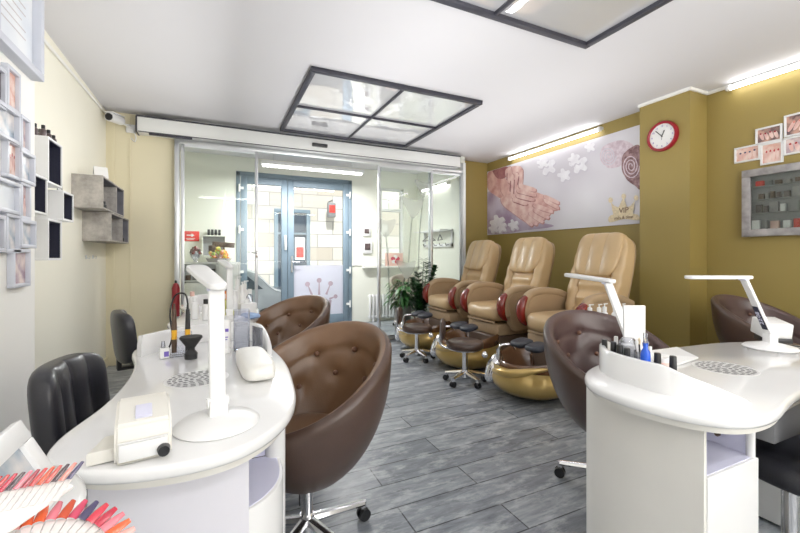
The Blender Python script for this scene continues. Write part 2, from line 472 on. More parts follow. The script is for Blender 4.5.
def text_mesh(name, s, size, m, parent, loc, rot, align='CENTER', ext=.0006):
    cu = bpy.data.curves.new(name, 'FONT'); cu.body = s; cu.size = size; cu.align_x = align; cu.align_y = 'CENTER'; cu.extrude = ext
    tmp = bpy.data.objects.new(name+'_src', cu); C.objects.link(tmp)
    dg = bpy.context.evaluated_depsgraph_get()
    me = bpy.data.meshes.new_from_object(tmp.evaluated_get(dg)); bpy.data.objects.remove(tmp)
    me.name = name; me.materials.clear(); me.materials.append(m)
    o = bpy.data.objects.new(name, me); C.objects.link(o)
    if parent: o.parent = parent
    o.location = loc; o.rotation_euler = rot
    return o

# ---------------------------------------------------------------- room shell
H = 2.78
XL, XR, YB = -1.08, 4.3, -1.9
YP = 5.2          # glass partition
YD = 6.76         # street door wall
def slab(x0, x1, y0, y1, z0, z1): return MB().box(((x0+x1)/2, (y0+y1)/2, (z0+z1)/2), (x1-x0, y1-y0, z1-z0))
struct('floor', slab(-1.4, 4.6, YB-.1, YD+.25, -.1, 0), M['floor'])
struct('ceiling', slab(-1.4, 4.6, YB-.1, YD+.25, H, H+.12), M['ceil'])
struct('wall_left', slab(XL-.2, XL, 2.5, YD+.1, 0, H), M['cream'])
struct('wall_left_near', slab(XL-.2, -.8, YB, 2.5, 0, H), M['offwhite'])
struct('wall_right', slab(XR, XR+.15, YB, 2.4, 0, H), M['olive'])
struct('wall_right_rear', slab(4.2, 4.45, 2.4, 5.5, 0, H), M['olive'])
struct('wall_pillar', slab(4.02, 4.4, 2.19, 2.67, 0, H), M['olive'])
struct('wall_rear_right', slab(3.56, 4.3, 5.45, 5.6, 0, H), M['olive'])
struct('wall_vestibule_right', slab(3.53, 3.6, 5.25, YD+.1, 0, H), M['mint'])
struct('wall_rear_left', slab(XL-.05, -.42, 5.24, 5.34, 0, H), M['cream2'])
struct('wall_behind', slab(-1.3, 4.5, YB-.12, YB, 0, H), M['offwhite'])
# street wall with openings: door .295-2.21 (h 2.55), window 2.74-3.24 x 1.05-2.5
w = MB()
for (x0, x1, z0, z1) in ((-1.3, .295, 0, H), (.295, 2.21, 2.55, H), (2.21, 2.76, 0, H), (2.76, 3.24, 0, 1.0), (2.76, 3.24, 2.47, H), (3.24, 3.7, 0, H)):
    w.box(((x0+x1)/2, YD+.1, (z0+z1)/2), (x1-x0, .2, z1-z0))
struct('wall_street', w, M['mint'])
struct('baseboard_left', slab(XL, XL+.02, 2.5, 5.24, 0, .1), M['cream2'])
struct('baseboard_right', slab(XR-.015, XR, YB, 2.19, 0, .08), M['dbrown'])
struct('trim_1', MB().box((-.86, 5.235, 1.39), (.012, .012, 2.78)).box((-1.02, 5.235, 1.39), (.03, .012, 2.78)), M['cream2'])
struct('trim_2', MB().tube([(XL+.012, 2.5, 2.655), (XL+.012, 5.2, 2.735)], .011), M['offwhite'])
struct('trim_3', MB().box((4.013, 2.43, 2.765), (.02, .50, .03)).box((4.15, 2.183, 2.765), (.29, .02, .03)).box((4.292, .4, 2.765), (.02, 3.55, .03)), M['offwhite'])
struct('trim_4', MB().box((2.95, YD-.045, 1.0), (1.1, .09, .03)).box((2.48, YD-.008, 1.04), (.54, .012, .025)), M['offwhite'])

# window by the coat rack
wn = MB()
for b in ((2.78, YD+.06, 1.735, .05, .06, 1.47), (3.22, YD+.06, 1.735, .05, .06, 1.47), (3.0, YD+.06, 2.45, .48, .06, .05), (3.0, YD+.06, 1.03, .48, .06, .05), (3.0, YD+.06, 2.06, .48, .05, .05)):
    wn.box(b[:3], b[3:], .006)
wo = struct('window_1', wn, M['headw'])
MB().box((3.0, YD+.06, 1.74), (.42, .008, 1.4)).build('pane', M['glass'], wo)
# invented window frame out of view behind the camera, dressing the frontal fill
wb = MB()
for b in ((.4, YB+.02, 1.5, .06, .05, 1.9), (3.6, YB+.02, 1.5, .06, .05, 1.9), (2.0, YB+.02, 2.45, 3.26, .05, .06), (2.0, YB+.02, .55, 3.26, .05, .06), (2.0, YB+.02, 1.5, .05, .05, 1.9)):
    wb.box(b[:3], b[3:], .006)
struct('fill_window_frame', wb, M['headw'])

# ---------------------------------------------------------------- street door (double leaf)
dr = bpy.data.objects.new('door_1', None); C.objects.link(dr); dr['kind'] = 'structure'; dr.location = (0, YD, 0)
f = MB()
for b in ((.325, 1.27, .06, 2.54), (2.18, 1.27, .06, 2.54), (1.2525, 2.515, 1.915, .07)):
    f.box((b[0], .03, b[1]), (b[2], .09, b[3]), .005)
f.build('door_frame', M['doorblue'], dr)
def leaf(x0, x1, frost):
    l = MB(); s = .10
    l.box((x0+s/2, 0, 1.26), (s, .06, 2.44), .006).box((x1-s/2, 0, 1.26), (s, .06, 2.44), .006)
    l.box(((x0+x1)/2, 0, 2.42), (x1-x0-2*s, .06, .12), .004).box(((x0+x1)/2, 0, .11), (x1-x0-2*s, .06, .15), .004)
    lo = l.build('door_leaf', M['doorblue'], dr)
    zf = 1.04 if frost else .19
    MB().box(((x0+x1)/2, 0, (zf+2.36)/2), (x1-x0-2*s, .01, 2.36-zf)).build('pane', M['glass'], lo)
    if frost: MB().box(((x0+x1)/2, 0, (.185+zf)/2), (x1-x0-2*s, .012, zf-.185)).build('frosted_pane', M['frost'], lo)
    return lo
l1 = leaf(.36, 1.085, False); l2 = leaf(1.09, 2.145, True)
h = MB()
h.cyl((1.155, -.035, .93), (1.155, -.035, 1.20), .016).cyl((1.155, -.03, 1.10), (1.155, -.075, 1.10), .010).tube([(1.155, -.075, 1.10), (1.24, -.08, 1.10), (1.28, -.078, 1.10)], .010)
h.build('handle', M['alu'], l2)
h = MB(); h.box((1.05, -.04, 1.42), (.035, .015, .24), .004).tube([(1.05, -.05, 1.33), (1.05, -.085, 1.35), (1.05, -.085, 1.49), (1.05, -.05, 1.51)], .009)
h.build('handle', M['headw'], l1)
for z in (.35, .95, 1.62, 2.28):
    MB().cyl((2.165, -.045, z-.06), (2.165, -.045, z+.06), .014).box((2.13, -.038, z), (.06, .012, .04)).build('hinge', M['headw'], l2)
    MB().cyl((.34, -.045, z-.06), (.34, -.045, z+.06), .014).box((.375, -.038, z), (.06, .012, .04)).build('hinge', M['headw'], l1)
# crown emblem on the frosted pane
c = MB()
cz, cx = .55, 1.62
def stick(mb, a, b, w0, w1, y=-.009):
    a = Vector((a[0], y, a[1])); b = Vector((b[0], y, b[1])); t = (b-a).normalized(); n = Vector((t.z, 0, -t.x))
    mb.poly3([a-n*w0, a+n*w0, b+n*w1, b-n*w1])
def disc(mb, c0, r, y=-.0095, n=24): mb.poly3([(c0[0]+r*math.cos(2*PI*i/n), y, c0[1]+r*math.sin(2*PI*i/n)) for i in range(n)])
for (tx, tz) in ((-.20, .17), (0, .23), (.20, .17)):
    disc(c, (cx+tx, cz+tz), .042); stick(c, (cx+tx*.62, cz-.02), (cx+tx, cz+tz), .020, .006)
for tx, tz in ((-.29, -.06), (.29, -.06)):
    disc(c, (cx+tx, cz+tz), .036); stick(c, (cx+tx*.62, cz-.10), (cx+tx, cz+tz), .020, .006)
c.poly3([(cx-.2, -.009, cz-.26), (cx+.2, -.009, cz-.26), (cx+.22, -.009, cz-.12), (cx-.22, -.009, cz-.12)])
c.build('crown_emblem', M['crownprint'], l2)

# ---------------------------------------------------------------- sliding glass partition
gp = thing('glass_partition', 'aluminium framed glass partition with sliding leaves under a long white header box', 'glass partition', (0, YP, 0))
hd = MB().box((1.31, -.06, 2.63), (4.16, .16, .165), .008)
hd.build('header_box', M['headw'], gp)
MB().box((1.31, -.06, 2.722), (4.17, .165, .014)).box((-.775, -.06, 2.63), (.014, .165, .17)).box((1.31, -.145, 2.55), (4.14, .006, .008)).build('header_edge', M['dark'], gp)
MB().box((-.45, -.13, 2.535), (.42, .03, .02), .004).build('vent_slot', M['dark'], gp)
sn = MB().box((1.22, -.155, 2.63), (.20, .035, .045), .01).build('motion_sensor', M['blk'], gp)
MB().box((-.40, -.02, 1.27), (.05, .07, 2.53), .004).build('post', M['alu'], gp)
MB().box((3.53, 0, 1.33), (.045, .09, 2.66), .004).build('post', M['headw'], gp)
MB().box((1.55, 0, 2.52), (3.95, .05, .05), .004).build('top_rail', M['alu'], gp)
MB().box((1.55, 0, .006), (3.95, .06, .012)).build('floor_track', M['alu'], gp)
def gleaf(x0, x1, y, name='sliding_leaf', fw=.035):
    l = MB()
    l.box((x0+fw/2, y, 1.255), (fw, .035, 2.47), .003).box((x1-fw/2, y, 1.255), (fw, .035, 2.47), .003)
    l.box(((x0+x1)/2, y, 2.475), (x1-x0-2*fw, .035, .035)).box(((x0+x1)/2, y, .045), (x1-x0-2*fw, .035, .05))
    lo = l.build(name, M['alu'], gp)
    MB().box(((x0+x1)/2, y, 1.265), (x1-x0-2*fw+.004, .008, 2.39)).build('pane', M['glass'], lo)
    return lo
gleaf(-.36, .475, -.03); r_leaf = gleaf(2.075, 2.96, -.03); gleaf(2.93, 3.51, .03, 'fixed_leaf', .02)
MB().box((.46, -.075, 1.22), (.02, .04, .09), .005).tube([(.46, -.09, 1.23), (.41, -.12, 1.24), (.36, -.11, 1.25)], .008).build('latch', M['chrome'], gp)
# calla-lily decals on the right leaf
dc = MB()
def calla(x, z0, z1, lean, s):
    pts = [(x+lean*(t**2)*.3, z0+(z1-z0)*t) for t in [i/8 for i in range(9)]]
    for i in range(8): 
        dc.mi = 1; stick(dc, pts[i], pts[i+1], .012, .012, -.037)
    dc.mi = 0
    hx, hz = pts[-1]
    out = catmull([(hx, hz-.08*s), (hx+.10*s, hz+.02), (hx+.14*s, hz+.16*s), (hx+.02*s, hz+.14*s), (hx-.15*s, hz+.17*s), (hx-.08*s, hz+.02)], 6)
    dc.poly3([(p[0], -.0375, p[1]) for p in out])
calla(2.25, .5, 1.55, -.2, 1.1); calla(2.55, .7, 1.85, .25, 1.2); calla(2.72, 1.0, 2.15, .3, 1.0); calla(2.4, .3, .95, .4, 1.1)
dc.build('lily_decal', [M['decal'], M['decalstem']], r_leaf)

# ---------------------------------------------------------------- ceiling glass frames
def ceil_panel(x0, x1, y0, y1, label):
    t = thing('ceiling_mirror_panel', label, 'ceiling panel', ((x0+x1)/2, (y0+y1)/2, H), 0, 'framed glass panels on the ceiling')
    W = x1-x0; D = y1-y0; fr = MB(); s = .045
    for b in ((0, -D/2+s/2, W, s), (0, D/2-s/2, W, s), (-W/2+s/2, 0, s, D-2*s), (W/2-s/2, 0, s, D-2*s)):
        fr.box((b[0], b[1], -.02), (b[2], b[3], .04), .004)
    fr.build('frame', M['dark'], t)
    MB().box((0, 0, -.022), (W-2*s, .022, .028), .003).build('crossbar', M['dark'], t)
    MB().box((0, 0, -.022), (.022, D-2*s, .0281), .003).build('crossbar', M['dark'], t)
    for sx in (-1, 1):
        for sy in (-1, 1):
            MB().box((sx*(W/4-.01), sy*(D/4-.01), -.010), (W/2-.03, D/2-.03, .008)).build('pane', M['mpane'], t)
ceil_panel(.72, 2.46, 3.27, 5.04, 'dark framed mirror panel on the ceiling just before the glass partition')
ceil_panel(.76, 2.50, .30, 2.075, 'dark framed mirror panel on the ceiling nearest the manicure tables')

# ---------------------------------------------------------------- fluorescent lights, added fill lights
def area(name, loc, rot, sx, sy, power, col=(1, 1, 1)):
    l = bpy.data.lights.new(name, 'AREA'); l.shape = 'RECTANGLE'; l.size = sx; l.size_y = sy; l.energy = power; l.color = col
    o = bpy.data.objects.new(name, l); C.objects.link(o); o.location = loc; o.rotation_euler = rot
    return o
def batten(p, L, rz, label, power, tilt):
    t = thing('tube_light', label, 'light', p, rz, 'fluorescent tube lights')
    MB().box((0, 0, 0), (L, .05, .035), .006).build('housing', M['headw'], t)
    MB().cyl((-L/2+.03, -.035, -.02), (L/2-.03, -.035, -.02), .017).build('tube', M['tube'], t)
    MB().box((-L/2+.015, -.03, -.012), (.03, .05, .05), .004).build('end_cap', M['plastic'], t)
    MB().box((L/2-.015, -.03, -.012), (.03, .05, .05), .004).build('end_cap', M['plastic'], t)
batten((4.174, 4.04, 2.725), 1.62, -PI/2, 'long lit tube light on the olive wall above the pedicure poster', 0, 0)
batten((4.272, 1.25, 2.745), 1.5, -PI/2, 'lit tube light high on the olive wall above the nail photo frames', 0, 0)
batten((3.504, 6.0, 2.42), .9, -PI/2, 'short lit tube light above the coat rack in the entrance', 0, 0)
# entrance ceiling strip
t = thing('strip_light', 'long ribbed strip light on the entrance ceiling before the street door', 'light', (1.36, 5.95, 2.54))
MB().cyl((-.6, 0, .02), (-.6, 0, .24), .006).cyl((.6, 0, .02), (.6, 0, .24), .006).build('suspension_rod', M['alu'], t)
MB().box((0, 0, 0), (1.55, .14, .05), .01).build('housing', M['headw'], t)
g = MB()
for i in range(28): g.box((-.73+.054*i, 0, -.04), (.04, .10, .02), .003)
g.build('louvre', M['led'], t)
# glow of the entrance strip, then added fill lights with no fitting
area('entrance_glow', (1.36, 5.95, 2.47), (0, 0, 0), 1.5, .10, 80)
area('ceiling_fill_centre', (1.35, 3.1, 1.55), (PI, 0, 0), .12, 3.6, 19)  # added upward fill that brightens the ceiling, no lamp here
area('wall_fill_left', (.12, 3.5, 2.0), (0, math.radians(93), 0), .10, 2.8, 10)  # added fill to brighten the left wall, no fitting
area('ceiling_fill_spa', (3.0, 3.6, 1.62), (PI, 0, 0), .12, 3.0, 13)  # added upward fill above the spa chairs, no fitting
area('ceiling_fill_room_end', (1.6, -.7, 1.0), (PI, 0, 0), 3.0, 1.4, 48)  # broad upward fill added behind the camera, unseen
area('frontal_fill', (2.0, YB+.10, 1.5), (-PI/2, 0, 0), 3.1, 1.85, 58, (1, .985, .97))  # added soft frontal fill placed at the invented window frame
for (x, y) in ((.3, -.9), (2.6, -.9)):  # two unseen battens added behind the camera for extra fill
    t = thing('fill_batten', 'added lit twin batten on the ceiling behind the manicure tables, out of view', 'light', (x, y, 2.75), 0, 'added fill battens at the room end')
    MB().box((0, 0, 0), (1.5, .16, .05), .01).build('housing', M['headw'], t)
    MB().box((0, 0, -.03), (1.4, .12, .015), .004).build('diffuser', M['tube'], t)
    area('batten_fill', (x, y, 2.69), (0, 0, 0), 1.4, .12, 10)

# ---------------------------------------------------------------- tub chairs
def star_base(parent, m, n=5, R=.27, z0=.075, off=.3, caster_m=None, colr=.024, ztop=.3, wheels=True, thick=1.0):
    cb = MB(); cb.cyl((0, 0, .07), (0, 0, ztop), colr, seg=20).cyl((0, 0, .06), (0, 0, .13), .034, .030).cyl((0, 0, ztop-.02), (0, 0, ztop), .05, .09)
    cb.build('column', M['chrome'], parent)
    for k in range(n):
        a = off+2*PI*k/n; ca, sa = math.cos(a), math.sin(a)
        lg = MB()
        prof = []
        for i in range(7):
            s = i/6; r = .02+(R-.02)*s
            prof.append(((ca*r, sa*r, .105-.028*s), (.020-.006*s)*thick, (.016-.005*s)*thick))
        prev = None
        for (p, wd, hh) in prof:
            ring = []
            for q in range(8):
                an = 2*PI*q/8
                ring.append(lg.bm.verts.new((p[0]-sa*wd*math.cos(an), p[1]+ca*wd*math.cos(an), p[2]+hh*math.sin(an))))
            if prev: lg.bridge(prev, ring)
            else: lg.face(ring)
            prev = ring
        lg.face(prev)
        lg.cyl((ca*R, sa*R, .05), (ca*R, sa*R, .085), .012)
        lo = lg.build('leg', m, parent)
        if wheels:
            w = MB(); tx, ty = -sa, ca
            for sgn in (-1, 1):
                w.cyl((ca*R+tx*sgn*.006, sa*R+ty*sgn*.006, .028), (ca*R+tx*sgn*.021, sa*R+ty*sgn*.021, .028), .028, .026, 18)
            w.box((ca*R, sa*R, .042), (.03, .03, .022), .006, rot=(0, 0, a))
            w.build('caster', M['blk'], lo)

def make_tub(name, label, mout, min_, cat='armchair', buttons=True):
    t = thing(name, label, cat)      # faces +x when rz = 0
    # angle th: 0 = back (-x)
    def rimz(th):
        a = abs(th)
        return .855-.158*(1-math.cos(a))
    def Rz(z, th):
        zz = max(0, (z-zb)/(.89-zb))
        return .335*(1-(1-min(1, zz*1.32+.004))**2)**.5+.040*zz**1.5*max(0, math.cos(th))
    def prof(s):  # s 0 bottom ..1 rim ; radius factor, height factor
        return math.sin(min(1, s*1.0)*PI/2)**.62
    zb = .25
    def outer(i, s):
        th = -PI+2*PI*i
        zr = rimz(th)
        z = zb+(zr-zb)*s**1.55
        rr = Rz(z, th)
        sq = 1.0
        return Vector((-rr*math.cos(th), rr*math.sin(th)*sq, z))
    NI = 84
    o = MB(); V = []
    for i in range(NI):
        V.append([o.bm.verts.new(outer(i/NI, j/16)) for j in range(1, 17)])
    for i in range(NI):
        for j in range(15): o.face((V[i][j], V[(i+1) % NI][j], V[(i+1) % NI][j+1], V[i][j+1]))
    o.face([V[i][0] for i in range(NI)])
    # rounded rim
    TH = .055
    def rimpt(i, q):
        p = outer(i/NI, 1); d = Vector((p.x, p.y, 0)).normalized()
        return p-d*(TH/2)*(1-math.cos(PI*q))+Vector((0, 0, 1))*(TH/2.2)*math.sin(PI*q)
    prev = [V[i][15] for i in range(NI)]
    for q in (.2, .4, .5):
        cur = [o.bm.verts.new(rimpt(i, q)) for i in range(NI)]; o.bridge(prev, cur); prev = cur
    o.build('shell', mout, t)
    bt = []
    for a0 in (-1.85, -1.25, -.65, 0, .65, 1.25, 1.85): bt.append((a0, rimz(a0)-.105))
    for a0 in (-.95, -.32, .32, .95): bt.append((a0, rimz(a0)-.215))
    n_ = MB(); prev = None; rows = []
    for j in range(0, 27):
        row = []
        for i in range(NI):
            th = -PI+2*PI*i/NI
            top = rimpt(i, .5) if j == 0 else None
            if j <= 2:
                p = rimpt(i, .5+j*.22 if j else .5)
                if j == 2: p = rimpt(i, .94)
            else:
                e = rimpt(i, 1.0); s = (j-2)/24
                zf = .44; z = e.z+(zf-e.z)*s
                R = Rz(z, th)-TH
                # plump padding with tufts
                R -= .014*math.sin(PI*s)
                dz_ = rimz(th)-.105-z
                if buttons and abs(th) < 2.0: R += .007*math.exp(-(dz_/.010)**2)
                for (a0, z0) in bt:
                    if buttons:
                        dd = ((th-a0)*R)**2+((z-z0)*1.0)**2
                        R += .016*math.exp(-dd/.0012)
                        if z < z0 and z0 > rimz(a0)-.15: R += .008*math.exp(-(((th-a0)*R+(z0-z)*.35)/.012)**2)
                        # diagonal folds
                p = Vector((-R*math.cos(th), R*math.sin(th), z))
            row.append(n_.bm.verts.new(p))
        if prev: n_.bridge(prev, row)
        prev = row
    n_.build('inner_padding', min_, t, sharp=80)
    if buttons:
        for (a0, z0) in bt:
            R = Rz(z0, a0)-TH-.001
            if z0 < rimz(a0)-.04:
                MB().ball((0, 0, 0), .013, 12, 6).build('button', M['btn'], t, (-R*math.cos(a0), R*math.sin(a0), z0))
    s = MB(); s.rbox((.01, 0, .43), (.47, .47, .13), 2.3, 36, 14); s.build('seat_cushion', min_, t, sharp=80)
    star_base(t, M['chrome'], R=.27, ztop=.28, off=.24, thick=1.2)
    return t
tub1 = make_tub('tub_chair', 'caramel brown buttoned tub chair in front, beside the left manicure table', M['brown'], M['tan'])
tub1.location = (.345, 1.65, 0); tub1.rotation_euler = (0, 0, math.radians(212))
tub1['group'] = 'brown tub chairs at the manicure tables'
dup(tub1, (.45, 3.04, 0), math.radians(214), 'brown buttoned tub chair in front of the grey-blue street door')
tub3 = dup(tub1, (1.85, 1.35, 0), math.radians(-105), 'dark brown buttoned tub chair at the curved end of the right manicure table')
setmat(tub3, M['tan'], M['plum'])
for ch in tub3.children_recursive:
    pass
tub4 = dup(tub1, (3.80, 1.50, 0), math.radians(-95), 'dark brown tub chair by the olive wall, behind the lamp with a number display')
setmat(tub4, M['tan'], M['plum'])
tub5 = make_tub('tub_chair', 'taupe tub chair behind the glass, half hidden by a leafy plant', M['taupe'], M['taupe'], buttons=False)
tub5.location = (2.98, 6.0, 0); tub5.rotation_euler = (0, 0, math.radians(-95))

# ---------------------------------------------------------------- black office chairs
def make_black(label):
    t = thing('padded_stool_chair', label, 'office chair', group='black padded technician chairs')   # faces +x
    s = MB(); s.rbox((0, 0, .47), (.42, .42, .12), 4, 40, 14); s.build('seat', M['black'], t, sharp=80)
    b = MB()
    def dz(p):
        k = math.cos(p.y/.46*PI*5.0)
        if p.x > 0: p.x -= .018*(abs(math.sin((p.y/.46+.5)*PI*3))**.35 < .55)
        p.x += .22*p.y*p.y/.23*1.0
        return p
    def dz2(p):
        g = abs(math.sin((p.y/.44+.5)*PI*4))
        if p.x > 0: p.x *= (.62+.38*g**.5)
        p.x += 1.0*p.y*p.y
        p.x -= .10*(p.z)
        return p
    b.rbox((-.25, 0, .63), (.10, .44, .36), 4.5, 96, 26, disp=dz2)
    b.build('backrest', M['black'], t, sharp=80)
    MB().box((-.26, 0, .47), (.03, .07, .16), .008).box((-.14, 0, .40), (.26, .07, .02), .005).build('back_bracket', M['blk'], t)
    star_base(t, M['chrome'], R=.25, ztop=.41, off=.2)
    return t
bc = make_black('black padded chair tucked against the left manicure table, nearest the photo frames')
bc.location = (-.27, 1.84, 0); bc.rotation_euler = (0, 0, math.radians(-8))
dup(bc, (-.37, 3.45, 0), math.radians(15), 'small black padded chair against the cream wall under the grey shelves')
dup(bc, (1.90, .70, 0), math.radians(78), 'black padded chair at the front edge of the right manicure table')

# ---------------------------------------------------------------- manicure tables
def make_table(label, grx, gry, wide=False):
    t = thing('manicure_table', label, 'manicure table', group='white kidney-shaped manicure tables')
    P = [(-.03, -.725), (-.18, -.69), (-.285, -.60), (-.305, -.47), (-.262, -.25), (-.245, 0), (-.262, .25), (-.305, .47), (-.285, .60), (-.18, .69), (-.03, .725),
         (.10, .70), (.20, .60), (.262, .45), (.29, .25), (.305, 0), (.29, -.25), (.262, -.45), (.20, -.60), (.10, -.70)]
    if wide: P = [(x, y+(.022 if y > .5 else 0)) for x, y in P]
    out = catmull(P, 6)
    MB().prism(out, .728, .76, .010).build('tabletop', M['gloss'], t, sharp=60)
    # inner apron under the rim
    MB().prism([(x*.93, y*.965) for x, y in out], .706, .728).build('apron', M['ivory'], t, sharp=60)
    # raised curved ledge at one end
    L = catmull(([(-.235, .455), (-.185, .525), (-.10, .595)] if wide else [(-.262, .36), (-.20, .44), (-.10, .545)])+[(.02, .605), (.13, .585), (.215, .51), (.255, .40), (.265, .26), (.255, .12)], 8, False)
    lg = MB(); n = len(L)
    rows = []
    for i, p in enumerate(L):
        s = i/(n-1)
        hgt = .093*(min(1, s/.30+.08) if wide else min(1, s/.03+.6))*min(1, max(.08, (1-s)/.30))
        a = Vector(L[max(i-1, 0)]); b = Vector(L[min(i+1, n-1)]); tt = (b-a).normalized(); nn = Vector((-tt.y, tt.x))
        q = Vector(p); o1 = q+nn*.011; o2 = q-nn*.011
        rows.append([lg.bm.verts.new(x) for x in ((o1.x, o1.y, .758), (o1.x, o1.y, .758+hgt-.003), (q.x+nn.x*.006, q.y+nn.y*.006, .758+hgt), (q.x-nn.x*.006, q.y-nn.y*.006, .758+hgt), (o2.x, o2.y, .758+hgt-.003), (o2.x, o2.y, .758))])
    for i in range(n-1): lg.bridge(rows[i], rows[i+1])
    lg.face(rows[0]); lg.face(rows[-1][::-1])
    lg.build('raised_ledge', M['gloss'], t, sharp=60)
    # dust extractor grille
    g = MB(); g.mi = 0; g.lathe([(0, .7605), (.094, .7605), (.1, .762), (.105, .7606)], (grx, gry, 0), 40)
    g.mi = 1
    for r, k in ((.018, 4), (.036, 9), (.054, 13), (.072, 18), (.088, 22)):
        for i in range(k):
            a = 2*PI*i/k+r*20; w = .62*PI/k
            pts = []
            for q in (-1, 0, 1): pts.append((grx+(r-.0055)*math.cos(a+w*q), gry+(r-.0055)*math.sin(a+w*q), .7616))
            for q in (1, 0, -1): pts.append((grx+(r+.0055)*math.cos(a+w*q), gry+(r+.0055)*math.sin(a+w*q), .7616))
            g.poly3(pts)
    g.build('dust_grille', [M['plastic'], M['mgrey']], t)
    # end cabinets, rotated copies of one another
    for s in (1, -1):
        def q(x, y): return (x*s, y*s)
        pn = MB()
        sx = .205 if wide else .112
        arc = [q(-.225, -.34), q(-.228, -.55), q(-.215, -.60), q(-.15, -.635), q(-.05, -.65), q(.06, -.645), q(sx+.003, -.635), q(sx+.003, -.622), q(.06, -.63), q(-.05, -.635), q(-.145, -.62), q(-.20, -.59), q(-.213, -.55), q(-.21, -.34)]
        pn.prism(arc, 0, .728); pn.build('end_panel', M['ivory'] if wide else M['lilac'], t, sharp=30)
        cb = MB()
        cc = [(.21, -.62), (.21, -.34)] if wide else catmull([(.112, -.62), (.160, -.59), (.200, -.54), (.222, -.47), (.226, -.36)], 6, False)
        cb.prism([q(x, y) for x, y in cc]+[q(-.2, -.345), q(-.2, -.60)], .015, .56, .004)
        co = cb.build('cabinet', M['gloss'], t, sharp=30)
        MB().box((q(.0, -.35)[0], q(.0, -.35)[1], .645), (.40, .012, .165)).box((q(-.01 if wide else -.05, -.48)[0], q(-.01 if wide else -.05, -.48)[1], .645), (.012, .24, .165)).build('niche_wall', M['lav'], t)
        px_ = .195 if wide else .215
        ca = MB(); ca.cyl((q(px_, -.352)[0], q(px_, -.352)[1], 0), (q(px_, -.352)[0], q(px_, -.352)[1], .728 if wide else .64), .012 if wide else .032, seg=24)
        ca.build('rounded_post', M['gloss'], t)
        lv = [(.20, -.61), (.20, -.35)] if wide else catmull([(.105, -.615), (.150, -.585), (.190, -.535), (.212, -.47), (.216, -.36)], 6, False)
        MB().prism([q(x, y) for x, y in lv]+[q(-.04, -.36), q(-.04, -.60)], .56, .562).build('niche_shelf', M['lav'], t, sharp=30)
        MB().lathe([(0, .564), (.034, .564), (.036, .5625)], (q(.12 if wide else .03, -.555)[0], q(.12 if wide else .03, -.555)[1], 0), 24).build('cable_grommet', M['mgrey'], t)
        kx, ky = q(.11, -.362)
        MB().cyl((kx, ky, .60), (kx, ky-s*.008, .60), .008).build('knob', M['dbrown'], t)
    MB().box((-.14, .10, .645), (.15, .30, .12), .004).build('drawer_box', M['mgrey'], t)
    return t
tabL = make_table('white kidney-shaped manicure table at left under the white lamp and arm cushion', -.02, -.09)
tabL.location = (-.04, 1.68, 0)
tab2 = dup(tabL, (.02, 3.50, 0), None, 'white manicure table farther back, before the glass leaf, crowded with bottles')
tabR = make_table('white manicure table at right with a curved ledge of black-capped polishes', .0, .09, True)
tabR.location = (1.90, .86, 0); tabR.rotation_euler = (0, 0, PI/2)

def onL(x, y, z=.762): return (-.04+x, 1.68+y, z)
def onR(x, y, z=.762): return (1.90-y, .86+x, z)

# ---------------------------------------------------------------- desk lamps
def make_lamp(label, lean, headlen, tilt, yaw_head=0, name='desk_lamp', base_r=.10, arm=.30, display=False):
    """arm leans towards local -x by lean degrees, head points to local -x"""
    t = thing(name, label, 'desk lamp', group='white folding desk lamps')
    MB().lathe([(0, 0), (base_r, 0), (base_r+.004, .004), (base_r-.004, .012), (base_r*.55, .022), (0.02, .03), (0, .03)], (0, 0, 0), 44).build('base', M['plastic'], t, sharp=50)
    MB().box((0, 0, .045), (.040, .046, .05), .006).cyl((0, -.026, .06), (0, .026, .06), .013).build('hinge', M['plastic'], t)
    la = math.radians(lean); dx, dz = -math.sin(la), math.cos(la)
    cx, cz = dx*arm/2, .06+dz*arm/2
    ao = MB().box((0, 0, 0), (.016, .040, arm), .006).build('arm', M['plastic'], t, (cx, 0, cz), (0, -la, 0))
    tx, tz = dx*arm, .06+dz*arm
    MB().cyl((tx, -.022, tz), (tx, .022, tz), .012).build('head_joint', M['lav'], t)
    th = math.radians(tilt)
    hm = MB()
    hm.prism(catmull([(.03, -.018), (.03, .018), (-.04, .026), (-.2, .030), (-headlen+.02, .028), (-headlen, 0), (-headlen+.02, -.028), (-.2, -.030), (-.04, -.026)], 5), -.008, .008, .004)
    ho = hm.build('lamp_head', M['plastic'], t, (tx, 0, tz+.004), (0, th, yaw_head), sharp=60)
    MB().box((-headlen*.55, 0, -.0085), (headlen*.75, .034, .002)).build('led_strip', M['paper'], ho)
    if display:
        d = MB().box((-.0085, 0, -.055), (.003, .030, .12), .001).build('display', M['navy'], ao)
        text_mesh('display_digits', '22:08', .030, M['lav'], ao, (-.0105, 0, -.055), (PI/2, -PI/2, -PI/2))
    return t
la1 = make_lamp('white folding desk lamp standing upright on the left manicure table', 3, .30, 8)
la1.location = (.005, 1.135, .76)
la1.rotation_euler = (0, 0, math.radians(-78))
la2 = make_lamp('white desk lamp with a dark number display on the right table', 24, .27, 0, display=True)
la2.location = (2.40, .955, .76); la2.rotation_euler = (0, 0, math.radians(-28+0))
la3 = make_lamp('slim white desk lamp behind the curved ledge of the right table', 27, .27, 3, base_r=.08)
la3.location = (1.545, 1.055, .76); la3.rotation_euler = (0, 0, math.radians(-100))
la4 = dup(la1, (.09, 2.98, .76), math.radians(-80), 'white desk lamp among bottles on the farther manicure table')

# ---------------------------------------------------------------- items on the left table
# nail drill machine / steriliser box
t = thing('nail_dryer_box', 'squat white nail dryer box with black knob on the left table', 'nail dryer', (-.150, 1.075, .76), math.radians(8))
b = MB(); pr = [(-.085, .008), (-.085, .050), (-.068, .082), (.02, .103), (.075, .098), (.085, .08), (.085, .004), (-.08, .004)]
